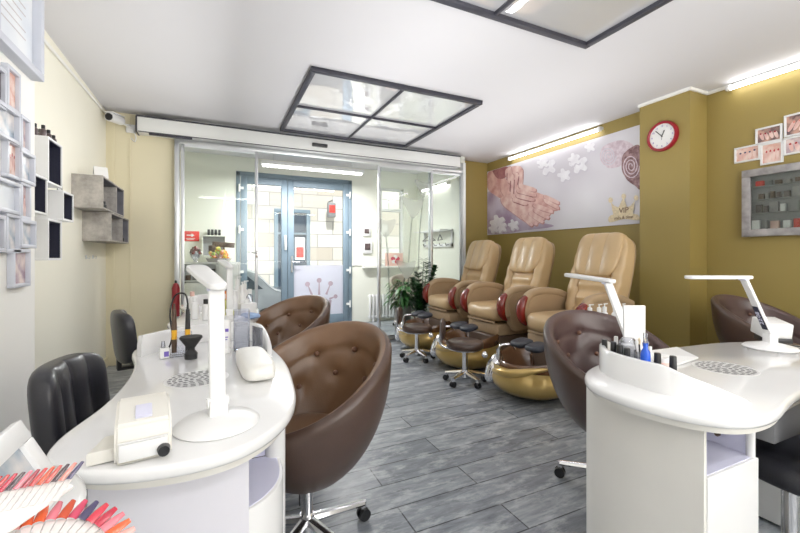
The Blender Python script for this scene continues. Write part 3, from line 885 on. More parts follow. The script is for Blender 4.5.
# profile in (y,z) extruded across x
A = [b.bm.verts.new((-.052, y, z)) for y, z in pr]; B2 = [b.bm.verts.new((.052, y, z)) for y, z in pr]
b.bridge(A, B2); b.face(A[::-1]); b.face(B2)
bmesh.ops.bevel(b.bm, geom=list(b.bm.edges), offset=.006, segments=3, affect='EDGES')
b.build('body', M['plastic_w'], t, sharp=30)
MB().box((0, -.087, .030), (.088, .006, .036), .002).box((0, -.0885, .051), (.09, .004, .003)).build('front_tray', M['plastic'], t)
MB().box((0, -.03, .093), (.032, .05, .006), .002, rot=(math.radians(13), 0, 0)).build('top_slot', M['lav'], t)
MB().cyl((.036, -.088, .022), (.036, -.104, .022), .013, .011).build('knob', M['blk'], t)
MB().prism([(-.10, -.05), (-.052, -.05), (-.052, .03), (-.075, .03)], .004, .03, .003).build('side_flap', M['plastic_w'], t)

# arm cushion
t = thing('arm_cushion', 'long rounded white arm cushion on the left manicure table', 'cushion', onL(.175, -.07, .76), math.radians(3))
MB().rbox((0, 0, .032), (.115, .37, .062), 4.5, 44, 18).build('cushion_pad', M['vinyl'], t, sharp=80)

# nail drill pens on a stand
t = thing('drill_pen_stand', 'clear stand holding black and yellow nail drill pens', 'tool stand', onL(-.095, .30))
t.scale = (1.3, 1.3, 1.35)
MB().box((0, 0, .006), (.07, .05, .012), .004).box((0, .02, .04), (.06, .006, .07), .002).build('stand', M['acrylic'], t)
for i, (x, m1, m2) in enumerate(((-.022, 'amber', 'dbrown'), (.018, 'amber', 'blk'))):
    p = MB(); p.mi = 1; p.cyl((x, 0, .012), (x, 0, .055), .0075, .0085, 14); p.mi = 0; p.cyl((x, 0, .055), (x, 0, .085), .0085, .0085, 14); p.mi = 1; p.cyl((x, 0, .085), (x, 0, .150), .0085, .006, 14); p.cyl((x, 0, .150), (x, 0, .17), .004, .003, 10)
    p.build('drill_pen', [M[m1], M[m2]], t)
MB().tube(catmull([(.018, 0, .168), (.01, 0, .20), (-.02, .01, .195), (-.035, .01, .14), (-.03, .02, .06), (-.045, .03, .01)], 6, False), .0028, 8).build('cord', M['blk'], t)
# dust brush standing
t = thing('dust_brush', 'black dust brush standing on its handle beside the drill pens', 'brush', onL(-.055, .225))
t.scale = (1.25, 1.25, 1.25)
MB().lathe([(0, 0), (.020, 0), (.021, .018), (.012, .030), (.013, .036), (0, .036)], seg=20).build('handle', M['blk'], t)
MB().lathe([(0, .034), (.012, .036), (.030, .062), (.036, .070), (.034, .076), (0, .074)], seg=28).build('bristles', M['rubber'], t, sharp=60)
# small white-purple card box
t = thing('cuticle_oil_box', 'small white carton with a purple square on the left table', 'carton', onL(-.16, .285), math.radians(15))
MB().box((0, 0, .022), (.035, .03, .044), .002).build('carton', M['paper'], t)
MB().box((.006, -.0155, .018), (.018, .001, .022)).build('printed_square', M['purple'], t)
MB().cyl((-.004, 0, .044), (-.004, 0, .072), .009, .006, 14).build('spout', M['acrylic'], t)
# white lotion tube with purple print
t = thing('lotion_tube', 'white lotion tube with a purple printed band beside the lamp', 'lotion tube', onL(.075, .27), 0)
t.scale = (1.2, 1.2, 1.35)
MB().lathe([(0, 0), (.020, 0), (.021, .012), (.019, .016), (.022, .020), (.024, .10), (.022, .112), (0, .113)], seg=24, sy=.75).build('tube_body', M['plastic'], t)
MB().box((0, -.0185, .078), (.030, .002, .010)).box((0, -.0182, .055), (.026, .002, .003)).box((0, -.0180, .047), (.022, .002, .003)).build('printed_band', M['purple'], t)
# clear jar with white pads
t = thing('pad_dispenser', 'clear acrylic dispenser filled with white nail wipes', 'dispenser', onL(.15, .31), 0)
t.scale = (1.1, 1.1, 1.5)
MB().box((0, 0, .004), (.062, .062, .008), .002).box((-.03, 0, .064), (.003, .062, .12)).box((.03, 0, .064), (.003, .062, .12)).box((0, .03, .064), (.058, .003, .12)).box((0, -.03, .064), (.058, .003, .12)).build('acrylic_box', M['acrylic'], t)
w = MB()
for i in range(12): w.box((random.uniform(-.002, .002), random.uniform(-.002, .002), .013+.0062*i), (.050, .050, .0052), .001)
w.build('wipes', M['paper'], t)
t = thing('clear_divider', 'upright clear acrylic screen at the edge of the left table', 'acrylic screen', onL(.215, .25), math.radians(20))
MB().box((0, 0, .055), (.004, .10, .11), .001).box((.012, 0, .002), (.03, .10, .004)).build('screen', M['acrylic'], t)
# bottles behind
def bottle(name, label, loc, r=.016, h=.08, mb_='plastic', cap='blk', group=None, caph=.02, capr=None, neck=.5, pump=False):
    t = thing(name, label, 'bottle', loc, random.uniform(-.4, .4), group)
    MB().lathe([(0, 0), (r*.9, 0), (r, .003), (r, h*.72), (r*.9, h*.80), (r*neck, h*.88), (r*neck, h), (0, h)], seg=20).build('bottle_body', M[mb_], t)
    cr = capr or r*neck*1.25
    c = MB().lathe([(0, h*.9), (cr, h*.9), (cr, h+caph-.002), (cr*.85, h+caph), (0, h+caph)], seg=18)
    if pump: c.cyl((0, 0, h+caph), (0, 0, h+caph+.016), .004, .004, 10).box((.012, 0, h+caph+.02), (.038, .010, .007), .002)
    c.build('cap', M[cap], t)
    return t
spots2 = [(-.15, -.30, 'plastic', 'plastic', .10), (-.08, -.36, 'plastic', 'blk', .09), (.03, -.30, 'yellow', 'plastic', .11), (.10, -.33, 'plastic', 'plastic', .13), (.16, -.22, 'plastic', 'plastic', .15),
          (.22, -.12, 'acrylic', 'plastic', .12), (-.02, .02, 'plastic', 'blue', .12), (.05, .10, 'orange', 'blk', .13), (.14, .05, 'plastic', 'plastic', .17), (.20, .15, 'plastic', 'plastic', .14), (-.18, .0, 'plastic', 'pink', .11)]
names2 = ['short white bottle nearest the drill pens on the farther table', 'white bottle with black cap on the farther table', 'yellow liquid bottle on the farther table', 'white bottle right of the yellow one on the farther table',
          'tall white pump bottle at the farther table edge', 'clear bottle at the farther table edge near the tub chair', 'white bottle with a blue cap on the farther table', 'orange bottle with black cap on the farther table',
          'tallest white pump bottle on the farther table', 'white pump bottle behind the tall ones on the farther table', 'white bottle with a pink cap on the farther table']
for (x, y, mb_, cp, hh), nm in zip(spots2, names2):
    bottle('bottle', nm, (.02+x, 3.50+y-.12, .762), .025, hh*1.35, mb_, cp, 'bottles on the farther manicure table', .02, pump=('pump' in nm))
t = thing('tissue_box', 'white tissue carton on the farther manicure table', 'carton', (.20, 3.17, .762), .3)
MB().box((0, 0, .045), (.12, .16, .09), .006).build('carton', M['paper'], t)
MB().prism(catmull([(-.02, -.03), (.02, -.035), (.015, .04), (-.015, .03)], 5), .088, .115).build('tissue', M['paper'], t)
t = thing('blue_towel', 'folded pale blue towel at the farther table edge', 'towel', (.225, 2.98, .762), .4)
MB().rbox((0, 0, .016), (.09, .17, .032), 4, 28, 12).build('towel_fold', mat('pale_blue_terry', (.33, .47, .74), .9, bump=.5), t, sharp=80)

# ---------------------------------------------------------------- colour-tip stand at bottom left
tb = thing('round_side_table', 'small round white table in the lower left corner under the nail colour fans', 'side table', (-.47, .80, 0))
MB().lathe([(0, .762), (.255, .762), (.270, .768), (.272, .782), (.262, .79), (0, .79)], seg=56).build('top', M['gloss'], tb, sharp=60)
MB().cyl((0, 0, .03), (0, 0, .765), .035).build('column', M['gloss'], tb)
MB().lathe([(0, 0), (.20, 0), (.205, .01), (.18, .022), (.05, .035), (0, .036)], seg=40).build('foot', M['gloss'], tb)
# leaning picture frame
t = thing('desk_picture_frame', 'white picture frame leaning on the round side table behind the colour fans', 'picture frame', (-.245, .775, .79), math.radians(90))
fr = MB()
W_, H_ = .21, .14
for bb in ((0, H_-.0175, W_, .035), (0, .0175, W_, .035), (-W_/2+.0175, H_/2, .035, H_-.07), (W_/2-.0175, H_/2, .035, H_-.07)):
    fr.box((bb[0], 0, bb[1]), (bb[2], .016, bb[3]), .003)
tilt_r = (math.radians(-26), 0, 0)
fo = fr.build('frame', M['plastic'], t, (0, 0, .004), tilt_r)
MB().box((0, .002, H_/2), (W_-.07, .004, H_-.07)).build('picture', M['photoC'], fo)
# nail tip fans: card + coloured tips
tipcols = [(.42, .02, .02), (.05, .02, .03), (.55, .05, .05), (.62, .10, .08), (.35, .02, .04), (.06, .05, .12), (.60, .06, .12), (.60, .08, .03), (.5, .02, .05), (.80, .30, .25), (.03, .02, .03), (.65, .04, .07), (.82, .12, .03), (.75, .2, .25), (.85, .42, .38)]
TIP = [mat('tip_lacquer', c_, .15, coat=.8, noise=.02) for c_ in tipcols]
TIPCLR = mat('tip_stick', (.82, .78, .76), .3)
def tip_fan(label, loc, rot, n, a0, a1, R, order, half=True):
    root = thing('nail_colour_fan', label, 'nail colour fan', loc, 0, 'nail colour sample fans on the round side table'); root.rotation_euler = rot
    cd = MB(); cn = 24
    cd.prism([(0, 0)]+[(R*.80*math.cos(a0+(a1-a0)*i/cn), R*.80*math.sin(a0+(a1-a0)*i/cn)) for i in range(cn+1)], -.004, -.001)
    cd.build('card', M['paper'], root)
    for k in range(n):
        a = a0+(a1-a0)*(k+.5)/n
        s = MB(); s.mi = 0
        w = R*(a1-a0)/n*.42
        s.prism([(R*.35, -w*.5), (R*.82, -w*.8), (R*.82, w*.8), (R*.35, w*.5)], 0, .0014)
        s.mi = 1
        # curved nail tip
        nn = 6; rows = []
        for i in range(7):
            u = i/6; x = R*.80+R*.22*u; ww = w*(1-.45*max(0, u-.55)/.45)
            rows.append([s.bm.verts.new((x, ww*math.sin(-1.2+2.4*q/nn)/math.sin(1.2), .002+.006*(math.cos(-1.2+2.4*q/nn))-.002*u*u)) for q in range(nn+1)])
        for i in range(6):
            for q in range(nn): s.face((rows[i][q], rows[i+1][q], rows[i+1][q+1], rows[i][q+1]))
        s.build('nail_tip', [TIPCLR, TIP[order[k % len(order)]]], root, rot=(0, 0, a))
tip_fan('white fan of red, orange and pink nail colour samples lowest in the picture corner', (-.205, .565, .816), (math.radians(24), 0, math.radians(-12)), 19, math.radians(18), math.radians(155), .120, [14, 13, 14, 12, 13, 8, 11, 5, 6, 7, 13, 12, 12])
def tip_card(label, loc, rot, n, pitch, order):
    root = thing('nail_colour_fan', label, 'nail colour fan', loc, 0, 'nail colour sample fans on the round side table'); root.rotation_euler = rot
    MB().prism([(-n*pitch, -.01), (-n*pitch, -.075), (-n*pitch*.5, -.07), (.004, -.004), (0, 0)], -.003, 0).build('card', M['paper'], root)
    for k in range(n):
        s = MB(); x0 = -(k+.5)*pitch; w = pitch*.44; s.mi = 0
        s.prism([(x0-w*.7-.006, -.02), (x0+w*.7-.006, -.02), (x0+w, .006), (x0-w, .006)], .0005, .0018); s.mi = 1
        nn = 6; rows = []
        for i in range(7):
            u = i/6; ww = w*(1-.4*max(0, u-.55)/.45)
            rows.append([s.bm.verts.new((x0+.010*u+ww*math.sin(-1.2+2.4*q/nn)/math.sin(1.2), .004+.022*u, .002+.004*math.cos(-1.2+2.4*q/nn))) for q in range(nn+1)])
        for i in range(6):
            for q in range(nn): s.face((rows[i][q], rows[i+1][q], rows[i+1][q+1], rows[i][q+1]))
        s.build('nail_tip', [TIPCLR, TIP[order[k % len(order)]]], root)
tip_card('upper white card of dark red and black nail colour samples before the leaning frame', (-.175, .665, .895), (math.radians(38), math.radians(-6), math.radians(-14)), 19, .0088, [5, 9, 1, 3, 7, 2, 4, 13, 1, 8, 2, 0, 12, 4])

# ---------------------------------------------------------------- items on the right table
pol = [(-.13, .415, 0), (-.19, .33, 1)]
def polish(label, loc, body='pink', r=.011):
    t = thing('nail_polish', label, 'nail polish', loc, random.uniform(0, 1), 'black-capped polishes along the curved ledge')
    MB().lathe([(0, 0), (r, 0), (r*1.05, .004), (r*1.05, .045), (r*.8, .054), (r*.6, .058), (0, .058)], seg=16).build('bottle_body', M[body], t)
    MB().lathe([(0, .056), (r*.85, .056), (r*.9, .06), (r*.82, .108), (r*.7, .111), (0, .111)], seg=16).build('cap', M['blk'], t)
# measured spots along the ledge, right table (world x, y)
def fl(u, v, z):
    t_ = (u-400)/FPX; d = (1.2-z)*FPX/(v-256)
    return ((.424+.9056*t_)*d, (.9056-.424*t_)*d, z)
for (u, d_, lab, bd) in ((604.5, 1.545, 'black-capped polish first from the left end of the curved ledge', 'plastic'), (613.5, 1.50, 'black-capped polish second from the left end of the curved ledge', 'plastic'),
                     (619.5, 1.45, 'black-capped polish third from the left, before the white board', 'plastic'), (627, 1.40, 'black-capped polish fourth from the left, lowest before the white board', 'pink'),
                     (657.5, 1.33, 'black-capped polish just right of the blue bottle', 'pink'), (673, 1.29, 'black-capped polish farthest right on the curved ledge', 'plastic')):
    tt = (u-400)/FPX
    polish(lab, ((.424+.9056*tt)*d_, (.9056-.424*tt)*d_, .762), bd, .0125)
def wp(u, d):
    tt = (u-400)/FPX; return ((.424+.9056*tt)*d, (.9056-.424*tt)*d, .762)
t = thing('price_board', 'blank white board standing upright on the right table', 'board', wp(634, 1.50), math.radians(-30))
MB().box((0, 0, .125), (.078, .012, .25), .002).build('panel', M['plastic'], t)
MB().box((0, .01, .006), (.078, .05, .010), .002).build('foot', M['plastic'], t)
t = thing('tool_cup', 'clear cup holding brushes on the right table beside the white board', 'cup', wp(642, 1.40))
MB().lathe([(.0, .0), (.024, .0), (.026, .10), (.023, .10), (.021, .006), (0, .006)], seg=24).build('cup', M['acrylic'], t)
for i, (dx, dy, m_, tip) in enumerate(((.012, .0, 'dbrown', 'goldprint'), (-.010, .006, 'plastic', 'plastic'), (.002, -.011, 'lav', 'mgrey'), (.008, .012, 'blk', 'goldprint'), (-.008, -.01, 'paper', 'mgrey'))):
    b = MB(); b.mi = 0; b.cyl((dx*.5, dy*.5, .008), (dx*1.5, dy*1.5, .12), .003, .003, 8); b.mi = 1; b.lathe([(0, .118), (.004, .12), (.006, .132), (0, .146)], (dx*1.5, dy*1.5, 0), 8)
    b.build('brush', [M[m_], M[tip]], t)
bottle('blue_liquid_bottle', 'small bottle of bright blue liquid beside the brush cup', wp(645.5, 1.325), .015, .145, 'blue', 'acrylic', None, .035, .007)
t = thing('cotton_dispenser', 'rounded clear and white cotton pad dispenser at the ledge', 'dispenser', wp(628, 1.46))
MB().lathe([(0, 0), (.03, 0), (.032, .01), (.030, .12), (.02, .135), (0, .137)], seg=26).build('canister', M['acrylic'], t)
w = MB()
for i in range(14): w.lathe([(0, .012+.007*i), (.024, .012+.007*i), (.024, .018+.007*i), (0, .018+.007*i)], seg=18)
w.build('cotton_pads', M['paper'], t)
t = thing('lotion_jar', 'pale pink lotion jar behind the black-capped polishes', 'jar', wp(663, 1.40))
MB().lathe([(0, 0), (.024, 0), (.026, .01), (.026, .05), (.020, .062), (0, .064)], seg=24).build('jar', M['pink'], t)
MB().lathe([(0, .062), (.018, .062), (.018, .078), (0, .079)], seg=24).build('lid', M['plastic'], t)
bottle('bottle', 'slim white bottle between the white board and the polishes', wp(616, 1.56), .012, .10, 'plastic', 'plastic', None)
bottle('bottle', 'slim white bottle right of the brush cup', wp(650, 1.43), .010, .09, 'plastic', 'plastic', None)
t = thing('hand_rest_wedge', 'flat white hand rest wedge beside the perforated grille', 'hand rest', onR(.15, .20, .762), math.radians(8))
wb_ = MB()
A = [wb_.bm.verts.new((-.16, y, z)) for y, z in ((-.05, 0), (.05, 0), (.05, .05), (.03, .055), (-.05, .012))]
B2 = [wb_.bm.verts.new((.16, y, z)) for y, z in ((-.05, 0), (.05, 0), (.05, .030), (.03, .035), (-.05, .006))]
wb_.bridge(A, B2); wb_.face(A[::-1]); wb_.face(B2)
wb_.build('wedge', M['gloss'], t)
t = thing('drill_machine', 'white box-shaped nail drill machine at the right picture edge', 'nail drill', (2.60, 1.03, .762), math.radians(-35))
MB().box((0, 0, .065), (.11, .13, .085), .008, rot=(math.radians(10), 0, 0)).build('body', M['plastic'], t)
MB().box((0, -.01, .012), (.10, .12, .024), .004).build('foot', M['blk'], t)
MB().tube([(-.02, -.08, .012), (-.01, -.12, .004), (.06, -.17, .004), (.14, -.16, .004)], .003, 8).build('cord', M['blk'], t)

# ---------------------------------------------------------------- pedicure spa chairs
def make_spa(label):
    t = thing('pedicure_spa_chair', label, 'spa chair', group='beige pedicure spa chairs along the olive wall')   # local: faces -x, origin on floor under the seat
    # base platform
    b = MB(); b.prism(catmull([(-.15, -.24), (-.2, 0), (-.15, .24), (.2, .30), (.55, .27), (.58, 0), (.55, -.27), (.2, -.30)], 5), 0, .36, .01)
    b.build('plinth', M['dbrown'], t, sharp=50)
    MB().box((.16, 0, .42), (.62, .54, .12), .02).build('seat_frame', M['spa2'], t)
    # seat
    def sd(p):
        if p.z > 0: p.z += -.018*math.exp(-(p.y/.13)**2) * 1
        if p.x < -.2 and p.z < 0: p.x += .0
        return p
    MB().rbox((.12, 0, .590), (.64, .555, .175), 6, 52, 18, disp=sd).build('seat_cushion', M['spa'], t, sharp=80)
    MB().box((-.17, 0, .50), (.02, .47, .02), .006).build('seat_piping', M['spa2'], t)
    # backrest: tilted
    R = (0, math.radians(17), 0)
    bk = bpy.data.objects.new('backrest', None)
    def bd(p):
        # p local: x thickness, y width, z height ; front is -x
        h_ = p.z/.48
        if p.x < 0:
            a = abs(p.y)
            p.x += .020*math.exp(-((a-.175)/.022)**2)         # valley between core and side bolsters
            if h_ < .30 and a < .17: p.x += .011*math.cos(p.z*46)     # waist folds
            if a > .18: p.x -= .028*(1 if h_ < .7 else .3)*math.exp(-((h_+.05)/.6)**2) + .006*math.sin(p.z*38)
        sc_ = 1-.07*max(0, h_)**2-.05*max(0, -h_)
        p.y *= sc_
        p.x += .05*(h_**2-.3)*(-1)*.6
        return p
    m = MB(); m.rbox((0, 0, -.01), (.17, .56, .87), 5.5, 110, 90, disp=bd)
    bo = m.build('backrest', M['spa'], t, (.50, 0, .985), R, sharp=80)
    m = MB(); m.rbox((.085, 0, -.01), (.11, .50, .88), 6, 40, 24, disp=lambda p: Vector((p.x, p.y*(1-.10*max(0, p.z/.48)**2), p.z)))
    m.build('back_shell', M['spa2'], bo, sharp=60)
    # head cushion bib with channels
    def hd(p):
        h_ = p.z/.22
        p.y *= 1-.20*max(0, -h_)**2
        if p.x < 0: p.x *= .72+.28*abs(math.cos(p.y/.45*PI*3))**.5
        p.x += .05*max(0, h_-.2)**2
        return p
    m = MB(); m.rbox((-.074, 0, .215), (.12, .47, .44), 6, 150, 40, disp=hd)
    m.build('head_cushion', M['spa'], bo, sharp=80)
    # armrests
    for s in (-1, 1):
        path = catmull([(-.09, .58), (-.12, .67), (-.105, .77), (-.03, .835), (.12, .855), (.30, .835), (.46, .78)], 6, False)
        a = MB(); prev = None
        for i, (x, z) in enumerate(path):
            q = Vector(path[min(i+1, len(path)-1)])-Vector(path[max(i-1, 0)]); q.normalize(); nx, nz = -q.y, q.x
            ring = []
            for k in range(14):
                an = 2*PI*k/14
                cw = math.copysign(abs(math.cos(an))**.6, math.cos(an))*.040; ct = math.copysign(abs(math.sin(an))**.7, math.sin(an))*.036
                ring.append(a.bm.verts.new((x+nx*ct, s*.335+cw, z+nz*ct)))
            if prev: a.bridge(prev, ring)
            else: a.face(ring)
            prev = ring
        a.face(prev)
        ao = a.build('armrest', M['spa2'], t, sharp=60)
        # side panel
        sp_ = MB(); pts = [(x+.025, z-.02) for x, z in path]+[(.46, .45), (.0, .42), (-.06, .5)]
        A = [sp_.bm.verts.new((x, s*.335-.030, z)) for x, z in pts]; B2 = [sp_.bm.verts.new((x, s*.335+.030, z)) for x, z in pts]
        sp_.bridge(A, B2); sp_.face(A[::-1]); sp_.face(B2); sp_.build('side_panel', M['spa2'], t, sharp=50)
        # cherry trim: crescent wrapping the front of the arm
        cr = MB(); prev = None
        arc = [(-.055+.135*math.cos(an)*.85, .670+.145*math.sin(an)) for an in [math.radians(d) for d in range(245, 100, -12)]]
        for i, (x, z) in enumerate(arc):
            f = math.sin(PI*(i+.6)/(len(arc)+.2))
            q = Vector(arc[min(i+1, len(arc)-1)])-Vector(arc[max(i-1, 0)]); q.normalize(); nx, nz = -q.y, q.x
            ring = [cr.bm.verts.new((x+nx*math.sin(2*PI*k/12)*(.012+.026*f), s*.335+math.cos(2*PI*k/12)*(.026+.026*f), z+nz*math.sin(2*PI*k/12)*(.012+.026*f))) for k in range(12)]
            if prev: cr.bridge(prev, ring)
            else: cr.face(ring)
            prev = ring
        cr.face(prev)
        cr.build('cherry_trim', M['redwood'], ao, sharp=60)
    # foot tub: gold hull
    def hull(i, j):
        th = 2*PI*i; ph = j   # ph 0 bottom .. 1 rim
        r = math.sin(min(1, .06+ph*1.05)*PI*.60)
        front = (1-math.cos(th))*.5          # 1 towards -x
        z = .005+.26*(1-math.cos(ph*PI*.56))/(1-math.cos(PI*.56)) + ph**2*(.045*(1-front)+.055*math.cos(2*th)*.4)
        x = -.33+math.cos(th)*.37*r - .0*front
        y = math.sin(th)*.345*r
        return Vector((x, y, z))
    hl = MB(); V = hl.grid(hull, 48, 18, cu=True)
    hl.face([V[i][0] for i in range(48)][::-1])
    to = hl.build('foot_tub', M['gold'], t, sharp=60)
    # rolled gold swoosh on front
    sw = MB(); sp2 = [(-.62, .20, .20), (-.68, .05, .235), (-.66, -.10, .25), (-.56, -.22, .285), (-.40, -.29, .31)]
    sw.tube(catmull(sp2, 6, False), [.006+.03*math.sin(PI*i/24) for i in range(25)], 12); sw.build('gold_swoosh', M['gold'], to, sharp=60)
    # basin liner: brown bowl insert standing above the hull at the back
    def liner(i, j):
        th = 2*PI*i; front = (1-math.cos(th))*.5
        r = [1.0, 1.04, 1.05, 1.0, .93, .80, .60, .3][j if isinstance(j, int) else int(round(j*7))]
        z = [.25, .30, .345, .36, .345, .26, .17, .14][int(round(j*7))]
        z += (.05*(1-front)) * (1 if z > .2 else .2) - .05*front*(1 if z > .22 else .2)
        return Vector((-.31+math.cos(th)*.315*r, math.sin(th)*.30*r, z))
    ln = MB(); ln.grid(liner, 48, 8, cu=True)
    ln.build('basin', M['bowl'], t, sharp=60)
    MB().lathe([(0, .155), (.18, .155)], (-.31, 0, 0), 32).build('basin_floor', M['bowl'], t)
    # chrome fittings at front far corner
    ch = MB(); ch.rbox((-.62, .17, .22), (.12, .13, .26), 2.4, 24, 16, rot=(0, math.radians(24), 0)); co = ch.build('chrome_fitting', M['chrome'], t, sharp=80)
    MB().cyl((-.60, .13, .30), (-.60, .13, .40), .022, .018).tube(catmull([(-.60, .13, .39), (-.58, .11, .43), (-.50, .08, .43), (-.47, .07, .39)], 5, False), .013).build('spout', M['chrome'], co)
    MB().ball((-.67, .23, .33), .028, 14, 8).build('tap_knob', M['chrome'], co)
    # footrest
    fo = MB(); fo.rbox((-.44, .02, .455), (.17, .17, .055), 3.4, 30, 14, rot=(0, math.radians(-10), 0)).rbox((-.44, -.16, .455), (.17, .17, .055), 3.4, 30, 14, rot=(0, math.radians(-10), 0))
    fo.build('footrest', M['cushblk'], t, sharp=80)
    MB().cyl((-.40, -.07, .28), (-.43, -.07, .44), .016).box((-.44, -.07, .435), (.05, .26, .014), .004).build('footrest_bracket', M['chrome'], t)
    return t
spa3 = make_spa('beige pedicure spa chair nearest the olive pillar, with gold foot tub')
spa3.location = (2.82, 2.60, 0)
dup(spa3, (2.82, 3.56, 0), None, 'middle beige pedicure spa chair, between the other two under the poster')
dup(spa3, (2.82, 4.50, 0), None, 'beige pedicure spa chair nearest the glass partition, beside the plant')

# pedicure stools
def make_stool(label):
    t = thing('pedicure_stool', label, 'stool', group='low brown pedicure stools')
    MB().lathe([(0, .325), (.155, .325), (.170, .337), (.175, .362), (.170, .388), (.150, .400), (0, .404)], seg=40).build('seat', M['brown'], t, sharp=70)
    MB().lathe([(0, .318), (.150, .318), (.160, .325), (.160, .335), (0, .335)], seg=36).build('seat_ring', M['chrome'], t)
    def bd(p): p.x -= 1.5*p.y*p.y*0-.0; p.x += 1.2*p.y*p.y; return p
    MB().rbox((-.215, 0, .50), (.045, .24, .20), 3, 36, 18, disp=bd).build('backrest', M['brown'], t, sharp=80)
    MB().tube(catmull([(-.10, 0, .325), (-.19, 0, .33), (-.235, 0, .37), (-.235, 0, .44)], 5, False), .012).build('back_bar', M['chrome'], t)
    star_base(t, M['chrome'], R=.19, ztop=.325, off=.35, colr=.025, thick=1.3)
    return t
st = make_stool('low brown pedicure stool with backrest, before the middle spa chair')
st.location = (2.14, 3.12, 0); st.rotation_euler = (0, 0, math.radians(-35))
dup(st, (2.12, 4.06, 0), math.radians(-35), 'low brown pedicure stool with backrest, before the spa chair nearest the glass')

# side trolley with white pump bottles
t = thing('white_trolley', 'small white trolley holding pump bottles beside the nearest spa chair', 'trolley', (2.55, 1.94, 0))
MB().box((0, 0, .67), (.34, .24, .02), .006).build('top', M['gloss'], t)
for sx in (-1, 1):
    for sy in (-1, 1): MB().cyl((sx*.15, sy*.10, 0), (sx*.15, sy*.10, .665), .010).build('leg', M['chrome'], t)
MB().box((0, 0, .25), (.32, .22, .015), .004).build('shelf', M['gloss'], t)
for i, (dx, dy, lab) in enumerate(((-.12, .04, 'leftmost'), (-.05, .02, 'second from left'), (.02, .03, 'middle'), (.08, -.01, 'fourth from left'), (.14, -.03, 'rightmost'))):
    bottle('pump_bottle', lab+' white pump bottle on the trolley behind the dark tub chair', (2.55+dx, 1.94+dy, .68), .024, .13, 'plastic', 'plastic', 'white pump bottles on the trolley', .02, pump=True)

# ---------------------------------------------------------------- poster on the right wall
pz0, pz1, py0, py1 = 1.555, 2.63, 2.70, 5.44
t = thing('pedicure_poster', 'large pale pedicure poster with feet, hands, rolled towels and gold crown emblem', 'poster', (4.198, 4.07, pz0))
MB().box((-.006, 0, (pz1-pz0)/2), (.012, py1-py0, pz1-pz0)).build('print', M['poster'], t)
PX = 4.186
def pp(u, v, lay=0):
    q = on_x(u, v, PX); return Vector((-.0135-.0008*lay, q.y-4.07, q.z-pz0))
def cr_(cx, cy): return (480+cx/4.44, 120+cy/4.44)      # reading scale of the close-up
LAY = [0]
def shape(name, pts, m, lay, smooth=5):
    if name in ('foot_print', 'toe_print', 'hand_print', 'finger_print') and not getattr(shape, 'busy', False):
        shape.busy = True
        cx_ = sum(p[0] for p in pts)/len(pts); cy_ = sum(p[1] for p in pts)/len(pts)
        k_ = 1.03 if name in ('foot_print', 'hand_print') else 1.10
        shape('print_shadow', [(cx_+(p[0]-cx_)*k_+1.5, cy_+(p[1]-cy_)*k_+3.0) for p in pts], M['skinmid'], 0, smooth)
        shape.busy = False
    LAY[0] += .12; lay = LAY[0]
    P = [cr_(*p) for p in pts]; P = catmull(P, smooth) if smooth else P
    b = MB(); ring = [pp(u, v, lay) for u, v in P]
    # clamp to the sheet
    ring = [Vector((q.x, max(py0-4.07+.004, min(py1-4.07-.004, q.y)), max(.004, min(pz1-pz0-.004, q.z)))) for q in ring]
    b.poly3(ring)
    return b.build(name, m, t)
shape('violet_shade', [(33, 320), (120, 380), (200, 440), (330, 470), (200, 490), (36, 505)], M['violet'], 0)
shape('leg_print', [(35, 235), (75, 225), (130, 285), (110, 350), (60, 330), (33, 300)], M['skin'], 1)
shape('sleeve_print', [(60, 215), (125, 208), (120, 250), (85, 262), (62, 240)], M['skinsh'], 2)
shape('foot_print', [(95, 300), (180, 300), (250, 320), (320, 350), (350, 385), (335, 400), (300, 395), (270, 380), (200, 370), (120, 350)], M['skin'], 2)
shape('foot_print', [(95, 345), (150, 330), (210, 350), (270, 385), (315, 400), (305, 425), (280, 445), (240, 462), (200, 450), (150, 415), (105, 380)], M['skinhi'], 3)
for (a, b_) in (((245, 380), (316, 405)), ((245, 400), (300, 432)), ((225, 415), (275, 450)), ((205, 425), (248, 460)), ((190, 425), (228, 464))):
    ax, ay = a; bx, by = b_; dx, dy = bx-ax, by-ay; l_ = math.hypot(dx, dy); nx, ny = -dy/l_*9, dx/l_*9
    shape('toe_print', [(ax+nx, ay+ny), (bx+nx*.9, by+ny*.9), (bx+dx/l_*8, by+dy/l_*8), (bx-nx*.9, by-ny*.9), (ax-nx, ay-ny)], M['skinhi'], 4, 4)
    shape('nail_print', [(bx-2, by-6), (bx+7, by-2), (bx+6, by+6), (bx-5, by+4)], M['nailp'], 5, 4)
for (a, b_) in (((290, 340), (345, 365)), ((290, 358), (345, 388))):
    ax, ay = a; bx, by = b_
    shape('toe_print', [(ax, ay-8), (bx, by-8), (bx+7, by), (bx, by+8), (ax, ay+8)], M['skinhi'], 3, 4)
shape('hand_print', [(120, 215), (180, 205), (190, 250), (175, 300), (150, 345), (130, 300), (115, 250)], M['skinhi'], 4)
for pts in ([(122, 215), (140, 212), (143, 275), (134, 282), (122, 270)], [(138, 250), (152, 250), (152, 340), (143, 345), (136, 320)], [(155, 245), (172, 245), (170, 345), (158, 355), (152, 330)], [(175, 230), (192, 225), (188, 300), (176, 315), (170, 290)]):
    shape('finger_print', pts, M['skinhi'], 5, 4)
    shape('finger_shadow', [(pts[0][0]-3, pts[0][1]+20), (pts[0][0]+1, pts[0][1]+20), (pts[-1][0]+1, pts[-1][1]), (pts[-1][0]-4, pts[-1][1]-4)], M['skinsh'], 6, 0)
